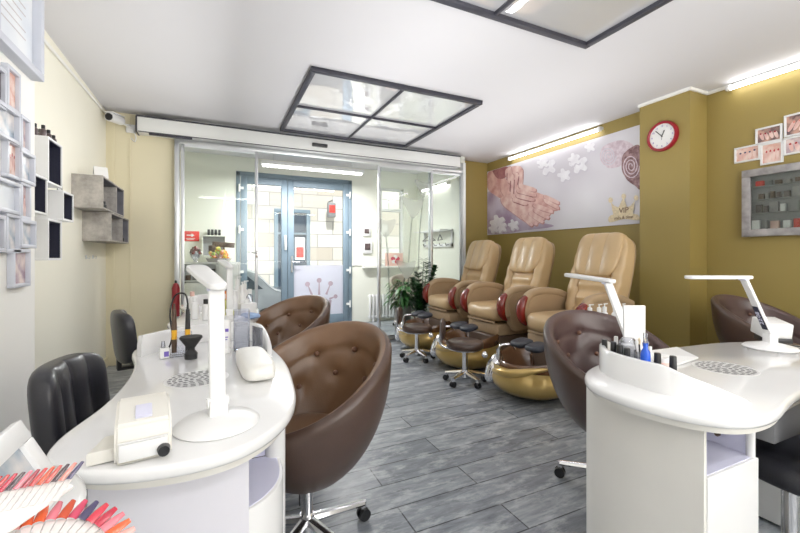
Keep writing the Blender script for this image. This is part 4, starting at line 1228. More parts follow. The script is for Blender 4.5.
for pts in ([(180, 285), (240, 300), (250, 312), (238, 318), (180, 305)], [(175, 305), (240, 322), (250, 335), (238, 340), (172, 325)], [(170, 328), (235, 345), (243, 356), (228, 360), (168, 346)], [(155, 345), (205, 365), (212, 374), (198, 378), (150, 362)]):
    shape('finger_print', pts, M['skinhi'], 5, 4)
    shape('finger_shadow', [(pts[-1][0], pts[-1][1]), (pts[-2][0], pts[-2][1]+1), (pts[-2][0]-2, pts[-2][1]+5), (pts[-1][0], pts[-1][1]+5)], M['skinsh'], 6, 0)
# rolled towels
def roll(cx, cy, rx, ry, m1, msh, body):
    shape('towel_print', body, m1, 1)
    shape('towel_print', [(cx+rx*math.cos(2*PI*i/12), cy+ry*math.sin(2*PI*i/12)) for i in range(12)], m1, 2)
    n = 46
    for i in range(n):
        pass
    sp = [(cx+rx*(.92-.82*i/n)*math.cos(i*.42), cy+ry*(.92-.82*i/n)*math.sin(i*.42)) for i in range(n)]
    b = MB()
    for i in range(n-1):
        a = Vector(sp[i]); c = Vector(sp[i+1]); tt = (c-a).normalized(); nn = Vector((-tt.y, tt.x))*2.2
        b.poly3([pp(*cr_(*(q)), LAY[0]+.12) for q in ((a.x-nn.x, a.y-nn.y), (c.x-nn.x, c.y-nn.y), (c.x+nn.x, c.y+nn.y), (a.x+nn.x, a.y+nn.y))])
    b.build('towel_spiral', msh, t)
roll(572, 160, 38, 46, M['towel1'], M['flowersh'], [(540, 130), (600, 95), (655, 95), (690, 130), (650, 190), (600, 212), (560, 205)])
roll(672, 205, 42, 60, M['towel2'], M['towel1'], [(640, 150), (700, 110), (718, 150), (716, 300), (690, 292), (650, 260), (632, 200)])
for (cx, cy, r) in ((300, 205, 40), (280, 190, 26), (375, 245, 30), (440, 195, 42), (420, 175, 28), (490, 120, 24), (80, 455, 34), (95, 475, 26), (150, 465, 24), (62, 480, 22)):
    P = []
    for k in range(15):
        an = 2*PI*k/15; rr = r*(1 if k % 3 else .62)
        P.append((cx+rr*math.cos(an), cy+rr*math.sin(an)))
    shape('flower_shadow', [(x+4, y+6) for x, y in P], M['flowersh'], 1, 4)
    shape('flower_print', P, M['flowerp'], 2, 4)
# crown emblem
ex, ey = 640, 400
for (tx, ty) in ((-58, -38), (0, -55), (55, -48)):
    shape('emblem_ball', [(ex+tx+10*math.cos(2*PI*i/10), ey+ty-6+12*math.sin(2*PI*i/10)) for i in range(10)], M['goldprint'], 2, 3)
shape('emblem_crown', [(583, 365), (600, 382), (618, 388), (634, 352), (642, 350), (655, 388), (672, 380), (690, 358), (684, 400), (680, 425), (596, 428), (590, 400)], M['goldprint'], 1, 0)
shape('emblem_scroll', [(580, 425), (640, 415), (700, 420), (706, 445), (640, 440), (578, 455)], M['goldprint'], 2, 4)
e1 = on_x(*cr_(641, 402), PX); e2 = on_x(*cr_(640, 433), PX)
text_mesh('emblem_text', 'VIP', .085, M['brownprint'], t, (-.024, e1.y-4.07, e1.z-pz0), (PI/2, 0, -PI/2))
text_mesh('emblem_text', 'nails & time', .048, M['brownprint'], t, (-.024, e2.y-4.07, e2.z-pz0), (PI/2, 0, -PI/2))

# ---------------------------------------------------------------- clock
t = thing('wall_clock', 'round red-rimmed wall clock on the olive pillar', 'clock', (4.02, 2.43, 2.385), -PI/2)   # local: face toward -y
CR = .148
def lathe_y(prof, seg=48):
    b = MB(); prev = None
    for r, y in prof:
        R = [b.bm.verts.new((r*math.cos(2*PI*i/seg), y, r*math.sin(2*PI*i/seg))) for i in range(seg)] if r > 1e-5 else [b.bm.verts.new((0, y, 0))]
        if prev:
            if len(R) == 1:
                for i in range(seg): b.face((prev[i], prev[(i+1) % seg], R[0]))
            elif len(prev) == 1:
                for i in range(seg): b.face((prev[0], R[i], R[(i+1) % seg]))
            else: b.bridge(prev, R)
        prev = R
    return b
lathe_y([(CR, 0), (CR+.002, -.02), (CR-.006, -.038), (CR-.018, -.042), (CR-.026, -.034), (CR-.027, -.02)]).build('rim', M['red'], t)
lathe_y([(0, -.022), (CR-.025, -.022)]).build('dial', M['paper'], t)
NM = ['12', '1', '2', '3', '4', '5', '6', '7', '8', '9', '10', '11']
for k in range(12):
    a = PI/2-2*PI*k/12
    text_mesh('numeral', NM[k], .026, M['purple'], t, (.098*math.cos(a), -.0235, .098*math.sin(a)), (PI/2, 0, 0))
for nm, ang, L_, w_ in (('hour_hand', 90-26, .060, .005), ('minute_hand', 90+43, .092, .0035), ('second_hand', -92, .04, .0016)):
    a = math.radians(ang); MB().box((0, 0, L_*.42), (w_*2, .0016, L_*1.1), .0005).build(nm, M['blk'], t, (0, -.026, 0), (0, -(a-PI/2), 0))
lathe_y([(0, -.031), (.006, -.031), (.006, -.022)], 14).build('hub', M['blk'], t)

# ---------------------------------------------------------------- nail photo frames, right wall
def photo_frame(label, x, y0, y1, z0, z1, face, picm, group, bar=.014, fingers=True, dep=.02, nail=0):
    """face=+1 looks toward +x (left wall), -1 toward -x"""
    yc, zc = (y0+y1)/2, (z0+z1)/2; W, Hh = abs(y1-y0), z1-z0
    t = thing('photo_frame', label, 'photo frame', (x, yc, zc), 0, group)
    f = MB()
    for (cy, cz, wy, hz) in ((0, Hh/2-bar/2, W, bar), (0, -Hh/2+bar/2, W, bar), (-W/2+bar/2, 0, bar, Hh-2*bar), (W/2-bar/2, 0, bar, Hh-2*bar)):
        f.box((face*dep/2, cy, cz), (dep, wy, hz), .002)
    f.build('frame', M['framew'] if face > 0 else M['plastic'], t)
    p = MB(); p.mi = 0; p.box((face*dep*.22, 0, 0), (dep*.3, W-2*bar, Hh-2*bar))
    if fingers:
        hw, hh = W/2-bar, Hh/2-bar
        rnd = random.Random(int(yc*1000)+int(zc*777))
        ang = rnd.uniform(-.5, .5)
        k = 4
        for i in range(k):
            c0 = Vector(((i-(k-1)/2)*hw*.42, -hh*.15+rnd.uniform(-.1, .1)*hh)); L_ = hh*.62; wd = hw*.17
            def tr(px_, pz_, lay):
                q = Vector((px_*math.cos(ang)-pz_*math.sin(ang), px_*math.sin(ang)+pz_*math.cos(ang)))+c0
                q.x = max(-hw*.98, min(hw*.98, q.x)); q.y = max(-hh*.98, min(hh*.98, q.y))
                return (face*(dep*.40+.0008*lay), q.x*face, q.y)
            p.mi = 1; p.poly3([tr(wd*math.cos(a), L_*math.sin(a), 0) for a in [2*PI*j/14 for j in range(14)]])
            p.mi = 2; p.poly3([tr(wd*.6*math.cos(a), L_*.75+L_*.22*math.sin(a), 1) for a in [2*PI*j/10 for j in range(10)]])
    p.build('photo_print', [picm, M['skinhi'], TIP[nail]], t)
    return t
G1 = 'white frames of nail photos on the olive wall'
photo_frame('leftmost small white frame of nail photos on the olive wall', 4.3, 1.772, 1.962, 2.04, 2.18, -1, M['photoA'], G1, nail=5)
photo_frame('white nail photo frame above the middle one on the olive wall', 4.3, 1.626, 1.807, 2.17, 2.31, -1, M['photoD'], G1, nail=4)
photo_frame('white nail photo frame just above the grey framed cabinet, second from left', 4.3, 1.62, 1.772, 1.985, 2.168, -1, M['photoA'], G1, nail=2)
photo_frame('topmost white nail photo frame on the olive wall', 4.3, 1.42, 1.615, 2.185, 2.365, -1, M['photoD'], G1, nail=9)
photo_frame('rightmost lower white nail photo frame on the olive wall', 4.3, 1.42, 1.618, 2.035, 2.18, -1, M['photoB'], G1, nail=0)

# grey framed display cabinet
t = thing('display_cabinet', 'grey wood framed glass display cabinet on the olive wall at the right', 'display cabinet', (4.3, 1.535, 1.37))
W, Hh = .70, .585
f = MB(); b_ = .062
for (cy, cz, wy, hz) in ((0, Hh-b_/2, W, b_), (0, b_/2, W, b_), (-W/2+b_/2, Hh/2, b_, Hh-2*b_), (W/2-b_/2, Hh/2, b_, Hh-2*b_)):
    f.box((-.05, cy, cz), (.03, wy, hz), .003)
for (cy, cz, wy, hz) in ((0, Hh-.006, W, .012), (0, .006, W, .012), (-W/2+.006, Hh/2, .012, Hh), (W/2-.006, Hh/2, .012, Hh)):
    f.box((-.018, cy, cz), (.036, wy, hz))
f.build('frame', M['rwood'], t)
MB().box((-.004, 0, Hh/2), (.006, W-.03, Hh-.03)).build('back_board', M['mgrey'], t)
MB().box((-.048, 0, Hh/2), (.004, W-2*b_, Hh-2*b_)).build('glass_front', M['glass'], t)
for z in (.20, .315, .43): MB().box((-.024, 0, z), (.034, W-.03, .008)).build('shelf', M['mgrey'], t)
k = 0
cols = ['brownbox', 'paper', 'photo_dark', 'mgrey', 'plastic', 'rwood', 'pink', 'photo_dark', 'signred', 'rwood', 'brownbox', 'mgrey']
for row, z in enumerate((.063, .205, .320, .435)):
    yy = -.26
    while yy < .25:
        wd = random.uniform(.025, .06); hh = random.uniform(.045, .085) if z < .4 else random.uniform(.03, .05)
        m_ = M[cols[(k*5+row) % len(cols)]]
        o = MB().box((0, 0, hh/2), (.028, wd, hh), .003).build('product_carton', m_)
        o.location = (4.3-.024, 1.535+yy+wd/2, 1.37+z)
        tag(o, 'small product carton standing on a shelf inside the grey framed cabinet', 'carton', 'product cartons inside the grey framed cabinet')
        yy += wd+random.uniform(.006, .03); k += 1

# ---------------------------------------------------------------- left wall: frames collage
XC = -.8
G2 = 'white collage frames on the near left wall'
def col_frame(label, u0, u1, v0, v1, m_, nail, dep=.024):
    a = on_x(u0, v0, XC+dep); c = on_x(u1, v1, XC+dep)
    mid = on_x((u0+u1)/2, (v0+v1)/2, XC+dep)
    h_ = (v1-v0)/FPX*(mid.x/ray((u0+u1)/2)[0])
    photo_frame(label, XC, a.y, c.y, mid.z-h_/2, mid.z+h_/2, 1, m_, G2, .016, nail=nail, dep=dep, fingers=(nail in (2, 9)))
col_frame('tall white collage frame directly under the certificate', 8, 21.3, 69, 112, M['photoA'], 14)
col_frame('wide white collage frame below the tallest upper one, at the picture edge', -2, 21.3, 106, 140, M['photoC'], 3, .030)
col_frame('narrow white collage frame at the column edge beside the upper frames', 21.8, 31, 117, 152, M['photoB'], 6)
col_frame('tall white collage frame in the middle column under the wide one', 8, 21.3, 141, 179, M['photoA'], 2)
col_frame('white collage frame jutting right beside the black-lined cube shelf', 21.8, 36, 152, 184, M['photoC'], 5, .03)
col_frame('pale wide collage frame at the picture edge, fifth down', -2, 21.3, 180, 213, M['cert'], 14, .03)
col_frame('narrow pinkish collage frame at the column edge, mid height', 21.8, 31.5, 183, 220, M['photoB'], 9)
col_frame('tall pale collage frame low in the middle column', 7, 21.3, 214, 253, M['photoC'], 14)
col_frame('white collage frame jutting right at the lower end', 21.8, 37, 220, 248, M['photoC'], 6, .03)
col_frame('lowest white collage frame on the near left wall', 14, 31, 249, 287, M['photoB'], 4)
col_frame('dark collage frame cut by the picture edge under the certificate', -14, 7.5, 62, 104, M['photo_dark'], 10)
col_frame('dark collage frame cut by the picture edge, lower', -14, 6.5, 214, 252, M['photo_dark'], 10)
t = thing('certificate_frame', 'large white framed certificate at the top of the near left wall', 'certificate', (XC, 2.23, 2.32))
f = MB(); W, Hh, b_ = .46, .56, .035
for (cy, cz, wy, hz) in ((0, Hh/2-b_/2, W, b_), (0, -Hh/2+b_/2, W, b_), (-W/2+b_/2, 0, b_, Hh-2*b_), (W/2-b_/2, 0, b_, Hh-2*b_)):
    f.box((.025, cy, cz), (.05, wy, hz), .004)
f.build('frame', M['framew'], t)
MB().box((.012, 0, 0), (.006, W-.06, Hh-.06)).build('certificate_paper', M['cert'], t)
ln = MB()
for i in range(9): ln.box((.016, 0, .15-.036*i), (.001, .24 if i % 3 else .16, .005))
ln.build('certificate_lines', M['silverprint'], t)

# ---------------------------------------------------------------- left wall shelves
def cube_shelf(label, y0, y1, z0, z1, body, inner, group, dividers=0, name='cube_shelf', dep=.215, th=.012):
    W, Hh = y1-y0, z1-z0
    t = thing(name, label, 'wall shelf', (XL, (y0+y1)/2, z0), 0, group)
    b = MB()
    b.box((dep/2, 0, th/2), (dep, W, th), .0015).box((dep/2, 0, Hh-th/2), (dep, W, th), .0015)
    b.box((dep/2, -W/2+th/2, Hh/2), (dep, th, Hh-2*th)).box((dep/2, W/2-th/2, Hh/2), (dep, th, Hh-2*th))
    b.build('shelf_box', body, t)
    MB().box((.006, 0, Hh/2), (.010, W-2*th, Hh-2*th)).box((dep/2, W/2-th-.002, Hh/2), (dep-.012, .003, Hh-2*th)).box((dep/2, 0, th+.002), (dep-.012, W-2*th, .003)).box((dep/2, 0, Hh-th-.002), (dep-.012, W-2*th, .003)).build('lining', inner, t)
    for k in range(dividers): MB().box((dep/2, W*.14, Hh/2), (dep-.01, th, Hh-2*th)).build('divider', body, t)
    return t
GW = 'white cube shelves with navy lining on the left wall'
cube_shelf('topmost white cube shelf with navy lining, dark bottles on top', 2.89, 3.12, 1.62, 1.885, M['plastic'], M['navy'], GW)
cube_shelf('white cube shelf with navy lining next to the photo frames', 2.64, 2.88, 1.43, 1.64, M['plastic'], M['navy'], GW)
cube_shelf('smallest white cube shelf with navy lining, farthest along the left wall', 3.135, 3.335, 1.425, 1.612, M['plastic'], M['navy'], GW)
cube_shelf('lowest white cube shelf with navy lining on the left wall', 2.89, 3.11, 1.175, 1.415, M['plastic'], M['navy'], GW)
GC = 'grey concrete-look shelves on the left wall'
cinner = mat('grey_shelf_lining', (.13, .13, .15), .7, noise=.25)
cube_shelf('upper grey concrete-look wall shelf with a divider', 4.10, 4.95, 1.605, 1.885, M['conc'], cinner, GC, 1, 'open_wall_shelf')
cube_shelf('lower grey concrete-look wall shelf with a divider', 4.39, 5.19, 1.335, 1.60, M['conc'], cinner, GC, 1, 'open_wall_shelf')
for i, (y, x, h_, lab) in enumerate(((2.93, -.90, .055, 'dark bottle nearest the front on the topmost cube shelf'), (2.97, -.95, .07, 'tall dark bottle second from the front on the topmost cube shelf'), (3.01, -.90, .05, 'dark bottle third from the front on the topmost cube shelf'), (3.05, -.95, .06, 'dark bottle at the rear of the topmost cube shelf'), (3.09, -.90, .04, 'shortest dark bottle at the far corner of the topmost cube shelf'), (2.91, -.98, .06, 'dark bottle with red body on the topmost cube shelf'))):
    bottle('dark_bottle', lab, (x, y, 1.885), .015, h_, 'redwood' if i == 5 else 'photo_dark', 'blk', 'dark bottles on the topmost cube shelf', .015)
for i, (y, z, lab) in enumerate(((3.16, 1.612, 'small clear bottle on top of the smallest cube shelf'),)):
    bottle('clear_bottle', lab, (-.89, y, z), .014, .06, 'acrylic', 'mgrey', None, .03)
bottle('black_bottle', 'small black bottle inside the upper grey shelf, front one', (-.90, 4.20, 1.622), .020, .045, 'blk', 'blk', None, .02)
bottle('black_bottle', 'small black bottle inside the upper grey shelf, rear one', (-.90, 4.30, 1.622), .020, .045, 'blk', 'blk', None, .02)
bottle('black_bottle', 'black bottle inside the lower grey shelf past the divider', (-.90, 5.02, 1.352), .025, .05, 'blk', 'blk', None, .02)
bottle('white_jar', 'white jar inside the cube shelf next to the photo frames', (-.90, 2.74, 1.447), .022, .06, 'plastic', 'plastic', None, .01)
t = thing('tent_card', 'folded white tent card with dark print on the upper grey shelf', 'card', (-.93, 4.32, 1.887), math.radians(20))
MB().box((0, -.035, .055), (.10, .003, .125), rot=(math.radians(-32), 0, 0)).box((0, .035, .055), (.10, .003, .125), rot=(math.radians(32), 0, 0)).build('card_fold', M['paper'], t)
MB().box((0, -.0372, .052), (.07, .002, .08), rot=(math.radians(-32), 0, 0)).build('printed_panel', M['photo_dark'], t)
for (y, z, lab) in ((3.42, 1.33, 'small metal hook beside the lowest cube shelf'), (4.5, 1.19, 'first small metal hook under the grey shelves'), (4.72, 1.19, 'second small metal hook under the grey shelves')):
    o = MB().box((.004, 0, 0), (.008, .02, .035), .002).tube([(.006, 0, -.005), (.03, 0, -.015), (.032, 0, .008)], .003, 8).build('wall_hook', M['alu']); o.location = (XL, y, z); tag(o, lab, 'hook', 'small metal hooks on the left wall')
# security camera
t = thing('security_camera', 'white bullet security camera in the upper left corner by the header', 'security camera', (-.95, 5.24, 2.63))
MB().box((.10, -.02, -.02), (.09, .04, .09), .01).build('junction_box', M['plastic'], t)
MB().tube([(.10, -.04, .0), (.06, -.09, .0), (.0, -.12, .02)], .012).build('bracket', M['plastic'], t)
cm = MB(); cm.cyl((.02, -.08, .035), (-.05, -.26, .015), .045, .045, 24).box((-.015, -.17, .075), (.08, .23, .008), .003, rot=(math.radians(6), 0, math.radians(-20)))
co = cm.build('camera_body', M['plastic'], t)
MB().cyl((-.05, -.26, .015), (-.053, -.268, .014), .036, .036, 24).build('lens', M['blk'], co)
MB().tube(catmull([(.12, -.04, -.04), (.15, -.05, -.10), (.14, -.03, -.16), (.10, -.01, -.12)], 5, False), .006).build('cable', M['plastic'], t)

# ---------------------------------------------------------------- vestibule furniture
t = thing('reception_unit', 'white open shelf unit behind the glass near the red sign', 'shelf unit', (-.04, 5.85, 0))
W, Dp, Hh = .68, .40, 1.12
b = MB(); th = .02
b.box((0, 0, Hh-th/2), (W, Dp, th)).box((-W/2+th/2, 0, Hh/2-th/2), (th, Dp, Hh-th)).box((W/2-th/2, 0, Hh/2-th/2), (th, Dp, Hh-th)).box((0, Dp/2-.005, Hh/2-th/2), (W-2*th, .01, Hh-th)).box((.06, 0, Hh/2-th/2), (th, Dp-.02, Hh-th*1.5))
b.build('carcass', M['gloss'], t)
for z in (.03, .42, .88): MB().box((0, -.005, z), (W-2*th, Dp-.03, th)).build('shelf', M['gloss'], t)
MB().box((.195, -Dp/2-.008, .56), (.24, .016, 1.08), .003).build('door', M['gloss'], t)
MB().box((-.14, -Dp/2-.008, .44), (.37, .016, .84), .003).build('door', M['gloss'], t)
bottle('dark_bottle', 'dark squat bottle inside the top niche of the white shelf unit', (-.03, 5.72, .892), .045, .10, 'photo_dark', 'blk', None, .04)
for (x, c1, lab) in ((.02, 'pink', 'pink carton in the niche of the white shelf unit'), (-.22, 'mgrey', 'grey carton in the niche of the white shelf unit'), (-.30, 'brownbox', 'brown carton in the niche of the white shelf unit')):
    o = MB().box((0, 0, .03), (.06, .05, .06), .003).build('small_carton', M[c1]); o.location = (x-.02, 5.76, .892); tag(o, lab, 'carton')
t = thing('dried_flower_bowl', 'glass of dried brown and cream petals on the white shelf unit', 'flower bowl', (-.24, 5.82, 1.12))
MB().lathe([(0, 0), (.035, 0), (.02, .02), (.05, .06), (.07, .13), (.066, .13), (.046, .065), (0, .05)], seg=24).build('glass_bowl', M['acrylic'], t)
p = MB()
for i in range(34):
    p.mi = i % 3; a = random.uniform(0, 6.3); r = random.uniform(0, .07); p.ball((r*math.cos(a), r*math.sin(a), .10+random.uniform(0, .12)*(1-r/.1)), random.uniform(.012, .024), 8, 5)
o = p.build('petals', [M['brownbox'], M['paper'], M['redwood']], t)
t = thing('sweets_basket', 'basket heaped with orange and yellow sweet wrappers on the white shelf unit', 'basket', (.04, 5.80, 1.12))
MB().lathe([(0, 0), (.13, 0), (.16, .05), (.152, .05), (.12, .006), (0, .006)], seg=28, sy=.7).build('basket', M['terra'], t)
p = MB()
for i in range(46):
    p.mi = random.choice([0, 0, 1, 1, 2, 3]); a = random.uniform(0, 6.3); r = random.uniform(0, .13)
    p.rbox((r*math.cos(a), r*math.sin(a)*.7, .04+random.uniform(0, .15)*(1-r/.2)), (.06, .05, .03), 3, 10, 6, rot=(random.uniform(0, 3), random.uniform(0, 3), random.uniform(0, 3)))
o = p.build('wrappers', [M['orange'], M['ywrap'], M['lime'], M['pink']], t); o['kind'] = 'stuff'
t = thing('brown_banner_box', 'dark brown ribbon carton leaning over the sweets basket', 'carton', (.10, 5.93, 1.12))
MB().box((0, 0, .235), (.28, .02, .07), .004, rot=(0, math.radians(4), 0)).box((-.14, 0, .18), (.09, .02, .09), .004).build('carton', M['brownbox'], t)
MB().box((0, 0, .10), (.02, .015, .20)).build('stem', M['brownbox'], t)
t = thing('wall_cube_shelf', 'grey-green open box shelf on the entrance wall behind the sweets', 'wall shelf', (-.02, YD, 1.20))
b = MB(); W = .32; Hh = .31
b.box((0, -.05, Hh), (W, .10, .015)).box((0, -.05, 0), (W, .10, .015)).box((-W/2, -.05, Hh/2), (.015, .10, Hh)).box((W/2, -.05, Hh/2), (.015, .10, Hh))
b.build('shelf_box', M['mint'], t)
MB().box((0, -.006, Hh/2), (W-.015, .010, Hh-.015)).build('back_board', M['mgrey'], t)
for i in range(4):
    o = MB().box((0, 0, .045), (.035, .04, .09), .004).build('black_bottle_pack', M['blk']); o.location = (-.095+.05*i, YD-.05, 1.518); tag(o, 'one of four black bottles standing in a row on the entrance box shelf', 'bottle', 'black bottles on the entrance box shelf')
t = thing('red_sign', 'red wall sign with a white arrow pictogram in the entrance', 'sign', (-.345, YD, 1.50))
MB().box((0, -.006, 0), (.24, .010, .15), .002).build('sign_board', M['signred'], t)
s = MB(); stick(s, (-.05, .015), (.02, .015), .008, .008, -.0125); s.poly3([(.015, -.0125, -.012), (.055, -.0125, .015), (.015, -.0125, .042)]); stick(s, (-.06, -.035), (.06, -.035), .003, .003, -.0125); stick(s, (-.05, -.05), (.05, -.05), .003, .003, -.0125)
s.build('sign_symbol', M['paper'], t)
t = thing('fire_extinguisher', 'slim dark red fire extinguisher hung on the leftmost aluminium post', 'fire extinguisher', (-.405, 5.09, .52))
MB().lathe([(0, 0), (.037, 0), (.040, .01), (.040, .32), (.028, .36), (.014, .375), (0, .38)], (0, 0, 0), 24).build('cylinder', M['dred'], t)
MB().cyl((0, 0, .37), (0, 0, .40), .012).box((0, -.02, .405), (.012, .07, .01), .003).build('valve', M['blk'], t)
MB().box((0, .045, .2), (.05, .012, .04)).build('bracket', M['alu'], t)
# intercoms
for (x, z, w_, h_, lab) in ((2.485, 1.64, .15, .15, 'upper square white intercom panel beside the street door'), (2.50, 1.355, .18, .22, 'lower white control panel with dark screen beside the street door')):
    t = thing('wall_panel', lab, 'control panel', (x, YD, z))
    MB().box((0, -.015, 0), (w_, .03, h_), .006).build('casing', M['plastic'], t)
    MB().box((0, -.032, h_*.06), (w_*.6, .004, h_*.55), .001).build('screen', M['photo_dark'], t)
# radiator
t = thing('radiator', 'white ribbed radiator low on the entrance wall under the window', 'radiator', (2.90, YD-.05, 0))
for i in range(12): MB().box((-.36+.065*i, 0, .28), (.035, .05, .44), .008).build('column_rib', M['plastic'], t)
MB().box((0, 0, .47), (.80, .03, .03), .006).box((0, 0, .10), (.80, .03, .03), .006).box((-.3, 0, .05), (.03, .04, .10)).box((.3, 0, .05), (.03, .04, .10)).build('header_pipe', M['plastic'], t)
# flower canvas
t = thing('flower_canvas', 'small canvas with a pink and white blossom on the window ledge', 'picture', (3.02, YD-.05, 1.015))
MB().box((0, 0, .12), (.36, .02, .24), .003).build('canvas', M['pink'], t)
p = MB()
for k in range(5):
    a = 2*PI*k/5+.3; p.mi = 0 if k % 2 else 1
    p.poly3([(.02+.05*math.cos(a)+.045*math.cos(b2), -.012-.0005*k, .12+.05*math.sin(a)+.035*math.sin(b2)) for b2 in [2*PI*j/12 for j in range(12)]])
p.build('blossom', [M['paper'], TIP[6]], t)
# coat rack on vestibule right wall
t = thing('coat_rack', 'white slotted coat rack with hooks and hangers on the entrance side wall', 'coat rack', (3.53, 5.95, 1.5), PI/2)
b = MB(); b.box((0, .02, .13), (.95, .03, .02), .003).box((0, .02, -.12), (.95, .03, .06), .003).box((-.46, .02, 0), (.03, .03, .3), .003).box((.46, .02, 0), (.03, .03, .3), .003)
for i in range(5): b.box((0, .06+.04*i, .13), (.95, .012, .012))
for s in (-1, 1): b.box((s*.46, .13, .13), (.015, .24, .015))
b.build('rack_frame', M['plastic'], t)
for i in range(5):
    x = -.38+.19*i
    MB().tube(catmull([(x, .035, -.11), (x, .08, -.12), (x, .10, -.08)], 4, False), .006, 8).build('hook', M['blk'], t)
for i, x in enumerate((5.72, 6.1)):
    t = thing('coat_hanger', ('dark coat hanger on the entrance rack, nearer the glass', 'dark coat hanger on the entrance rack, nearer the street')[i], 'hanger', (3.42, x, 1.56), math.radians(70+25*i), 'hangers on the coat rack')
    MB().tube(catmull([(0, 0, 0), (.02, 0, .02), (.02, 0, .05), (-.01, 0, .055)], 4, False), .004, 8).build('hook', M['chrome'], t)
    MB().tube([(0, 0, 0), (.20, 0, -.09), (-.20, 0, -.09), (0, 0, 0)], .008, 8).build('hanger_bar', M['blk'], t)

# ---------------------------------------------------------------- plants
def blade(mb, base, direction, L_, w_, droop=.4, fold=.15):
    d = Vector(direction).normalized(); side = d.cross(Vector((0, 0, 1)))
    side = side.normalized() if side.length > .01 else Vector((1, 0, 0))
    up = side.cross(d)
    pts = []
    for i in range(6):
        s = i/5; c = Vector(base)+d*L_*s+Vector((0, 0, -1))*droop*L_*s*s
        ww = w_*math.sin(PI*min(1, (s*.92+.06)))**.8
        pts.append((mb.bm.verts.new(c-side*ww+up*fold*ww), mb.bm.verts.new(c), mb.bm.verts.new(c+side*ww+up*fold*ww)))
    for i in range(5):
        for k in (0, 1): mb.face((pts[i][k], pts[i][k+1], pts[i+1][k+1], pts[i+1][k]))
def pot(t, r=.13, h=.26, m='terra'):
    MB().lathe([(0, 0), (r*.8, 0), (r*.85, .01), (r, h), (r*.92, h), (r*.88, h-.03), (0, h-.03)], seg=28).build('pot', M[m], t)
    MB().lathe([(0, h-.028), (r*.87, h-.028)], seg=24).build('soil', M['soil'], t)
# zz plant
t = thing('zz_plant', 'potted plant with upright stems of glossy paired leaves beside the far spa chair', 'potted plant', (2.66, 4.99, 0))
pot(t, .11, .24)
rr = random.Random(4)
f = MB(); stm = MB()
for k, (lx, ly, hh) in enumerate(((.10, -.02, .86), (.26, .04, .80), (.0, .06, .72), (.18, .03, .66), (-.12, .02, .64), (-.06, -.06, .55), (.08, .05, .92))):
    pts = catmull([(lx*.15, ly*.2, .2), (lx*.35, ly*.5, .2+hh*.4), (lx, ly, .2+hh)], 7, False)
    stm.tube(pts, [.010-.006*i/(len(pts)-1) for i in range(len(pts))], 7)
    for i in range(4, len(pts)):
        p = Vector(pts[i]); a = k*.9
        for s in (-1, 1):
            blade(f, p, (math.cos(a)*s, math.sin(a)*s*.6, .45), .125, .034, .2)
            blade(f, p+Vector((0, 0, .02)), (math.cos(a+.4)*s, math.sin(a+.4)*s*.6, .6), .11, .032, .2)
f.build('foliage', M['leafd'], t, sharp=70); stm.build('stem', M['leaf'], t)
# bushy plant near the taupe chair
t = thing('bushy_plant', 'bushy green plant with drooping leaves before the taupe chair', 'potted plant', (2.62, 5.50, 0))
pot(t, .14, .44)
f = MB(); rr = random.Random(9)
for k in range(170):
    a = rr.uniform(0, 2*PI); e = rr.uniform(-.2, 1.1); r0 = rr.uniform(0, .12)
    base = (r0*math.cos(a)+rr.uniform(-.08, .12), r0*math.sin(a)*.6, .48+rr.uniform(0, .32))
    blade(f, base, (math.cos(a), math.sin(a)*.6, e), rr.uniform(.12, .26), rr.uniform(.018, .034), .8)
f.build('foliage', M['leaf'], t, sharp=70)
MB().cyl((0, 0, .40), (.01, 0, .68), .018, .010, 10).build('stem', M['soil'], t)

# ---------------------------------------------------------------- street outside
struct('ground_street', slab(-14, 18, YD+.25, 13, -.52, -.42), M['asphalt'])
struct('wall_opposite_building', slab(-8, 14, 10.8, 11.1, -.5, 8), M['facade'])
t = thing('opposite_window', 'blue framed shop window in the stone building across the street', 'window', (1.86, 10.78, .35))
MB().box((-.42, -.03, 1.0), (.10, .08, 2.0), .01).box((.42, -.03, 1.0), (.10, .08, 2.0), .01).box((0, -.03, 2.05), (.94, .08, .10), .01).box((0, -.03, 0), (.94, .08, .10), .01).box((0, -.03, 1.45), (.76, .06, .05)).build('frame', M['doorblue'], t)
MB().box((0, -.005, 1.0), (.76, .01, 1.95)).build('pane', M['carglass'], t)
MB().box((.2, -.02, 1.05), (.26, .012, .60)).build('paper_poster', M['paper'], t)
MB().box((.2, -.03, .95), (.2, .006, .28)).build('red_print', M['signred'], t)
t = thing('bracket_lantern', 'red and grey bracket sign hanging on the stone building across the street', 'bracket sign', (2.85, 10.8, 2.45))
MB().tube([(0, 0, .25), (0, -.45, .25)], .02).build('bracket', M['mgrey'], t)
MB().box((0, -.32, 0), (.22, .16, .40), .03).build('sign_box', M['mgrey'], t); MB().box((0, -.41, .02), (.16, .01, .20)).build('red_print', M['signred'], t)
# parked car
t = thing('parked_car', 'silver car parked on the street behind the street door', 'car', (-.35, 8.95, -.42))
prof = [(-2.05, .30), (-2.1, .62), (-1.95, .80), (-1.1, .92), (-.55, 1.38), (.85, 1.40), (1.45, .95), (2.0, .86), (2.1, .60), (2.05, .28)]
cb = MB(); pr = catmull(prof, 4, False)
rows = []
for y, k in ((-.82, .90), (-.86, .97), (-.80, 1.0), (.80, 1.0), (.86, .97), (.82, .90)):
    rows.append([cb.bm.verts.new((x*(.99 if abs(y) > .81 else 1), (y if z < .9 else y*.86), z if k == 1 else .28+(z-.28)*k)) for x, z in pr])
for i in range(5):
    for j in range(len(pr)-1): cb.face((rows[i][j], rows[i][j+1], rows[i+1][j+1], rows[i+1][j]))
cb.face(rows[0]); cb.face(rows[-1][::-1]); cb.face([rows[i][0] for i in range(6)]); cb.face([rows[i][-1] for i in range(6)][::-1])
cb.build('body', M['carw'], t, sharp=50)
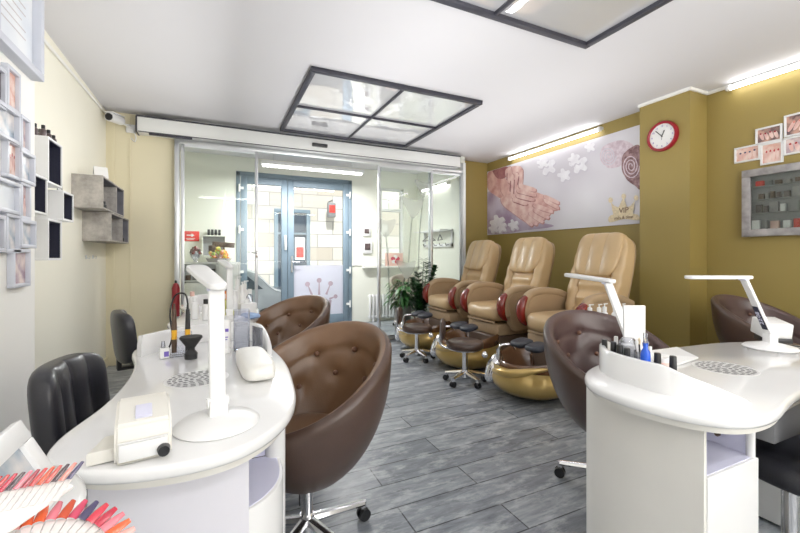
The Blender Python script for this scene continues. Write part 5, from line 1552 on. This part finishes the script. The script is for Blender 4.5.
for s in (-1, 1):
    gw = MB()
    P = [(-.92, .96), (-.52, 1.30), (.12, 1.32), (.12, .95)]; gw.poly3([(x, s*.80, z) for x, z in P]); P = [(.18, .95), (.18, 1.32), (.82, 1.31), (1.20, .97)]; gw.poly3([(x, s*.80, z) for x, z in P])
    gw.build('side_window', M['carglass'], t)
    MB().box((-.1, s*.875, .78), (.16, .02, .03), .006).build('door_handle', M['chrome'], t)
    for x in (-1.3, 1.3):
        w_ = MB(); w_.cyl((x, s*.72, .30), (x, s*.89, .30), .30, .30, 28).build('wheel', M['rubber'], t)
MB().box((-2.06, .6, .66), (.10, .32, .13), .02).build('headlight', M['paper'], t)
MB().box((-2.06, -.6, .66), (.10, .32, .13), .02).build('headlight', M['paper'], t)

# ---------------------------------------------------------------- sun, sky, camera, colour
wd = bpy.data.worlds.new('sky'); sc.world = wd; wd.use_nodes = True; nt = wd.node_tree
bg = nt.nodes['Background']
sky = nt.nodes.new('ShaderNodeTexSky'); sky.sky_type = 'HOSEK_WILKIE'; sky.turbidity = 6; sky.sun_direction = (.2, -.6, .75)
mx = nt.nodes.new('ShaderNodeMix'); mx.data_type = 'RGBA'; mx.inputs[0].default_value = .75; mx.inputs[7].default_value = (1, 1, 1, 1)
nt.links.new(sky.outputs[0], mx.inputs[6]); nt.links.new(mx.outputs[2], bg.inputs['Color']); bg.inputs['Strength'].default_value = 1.5
sl = bpy.data.lights.new('sun', 'SUN'); sl.energy = 4.0; sl.angle = .02; so = bpy.data.objects.new('sun', sl); C.objects.link(so)
so.rotation_euler = Vector((.15, 1, -.85)).to_track_quat('-Z', 'Y').to_euler()

cd = bpy.data.cameras.new('camera'); cd.sensor_width = 36; cd.lens = 36*FPX/800; cd.clip_start = .05
cd.shift_y = (256-266.5)/800
co = bpy.data.objects.new('camera', cd); C.objects.link(co); co.location = (0, 0, 1.2)
co.rotation_euler = (PI/2, 0, -math.atan2(.424, .9056)); sc.camera = co
sc.view_settings.view_transform = 'Standard'; sc.view_settings.look = 'None'; sc.view_settings.exposure = .20; sc.view_settings.gamma = 1.05
sc.cycles.max_bounces = 8; sc.cycles.transparent_max_bounces = 16; sc.cycles.caustics_reflective = False
sc.cycles.sample_clamp_indirect = 6
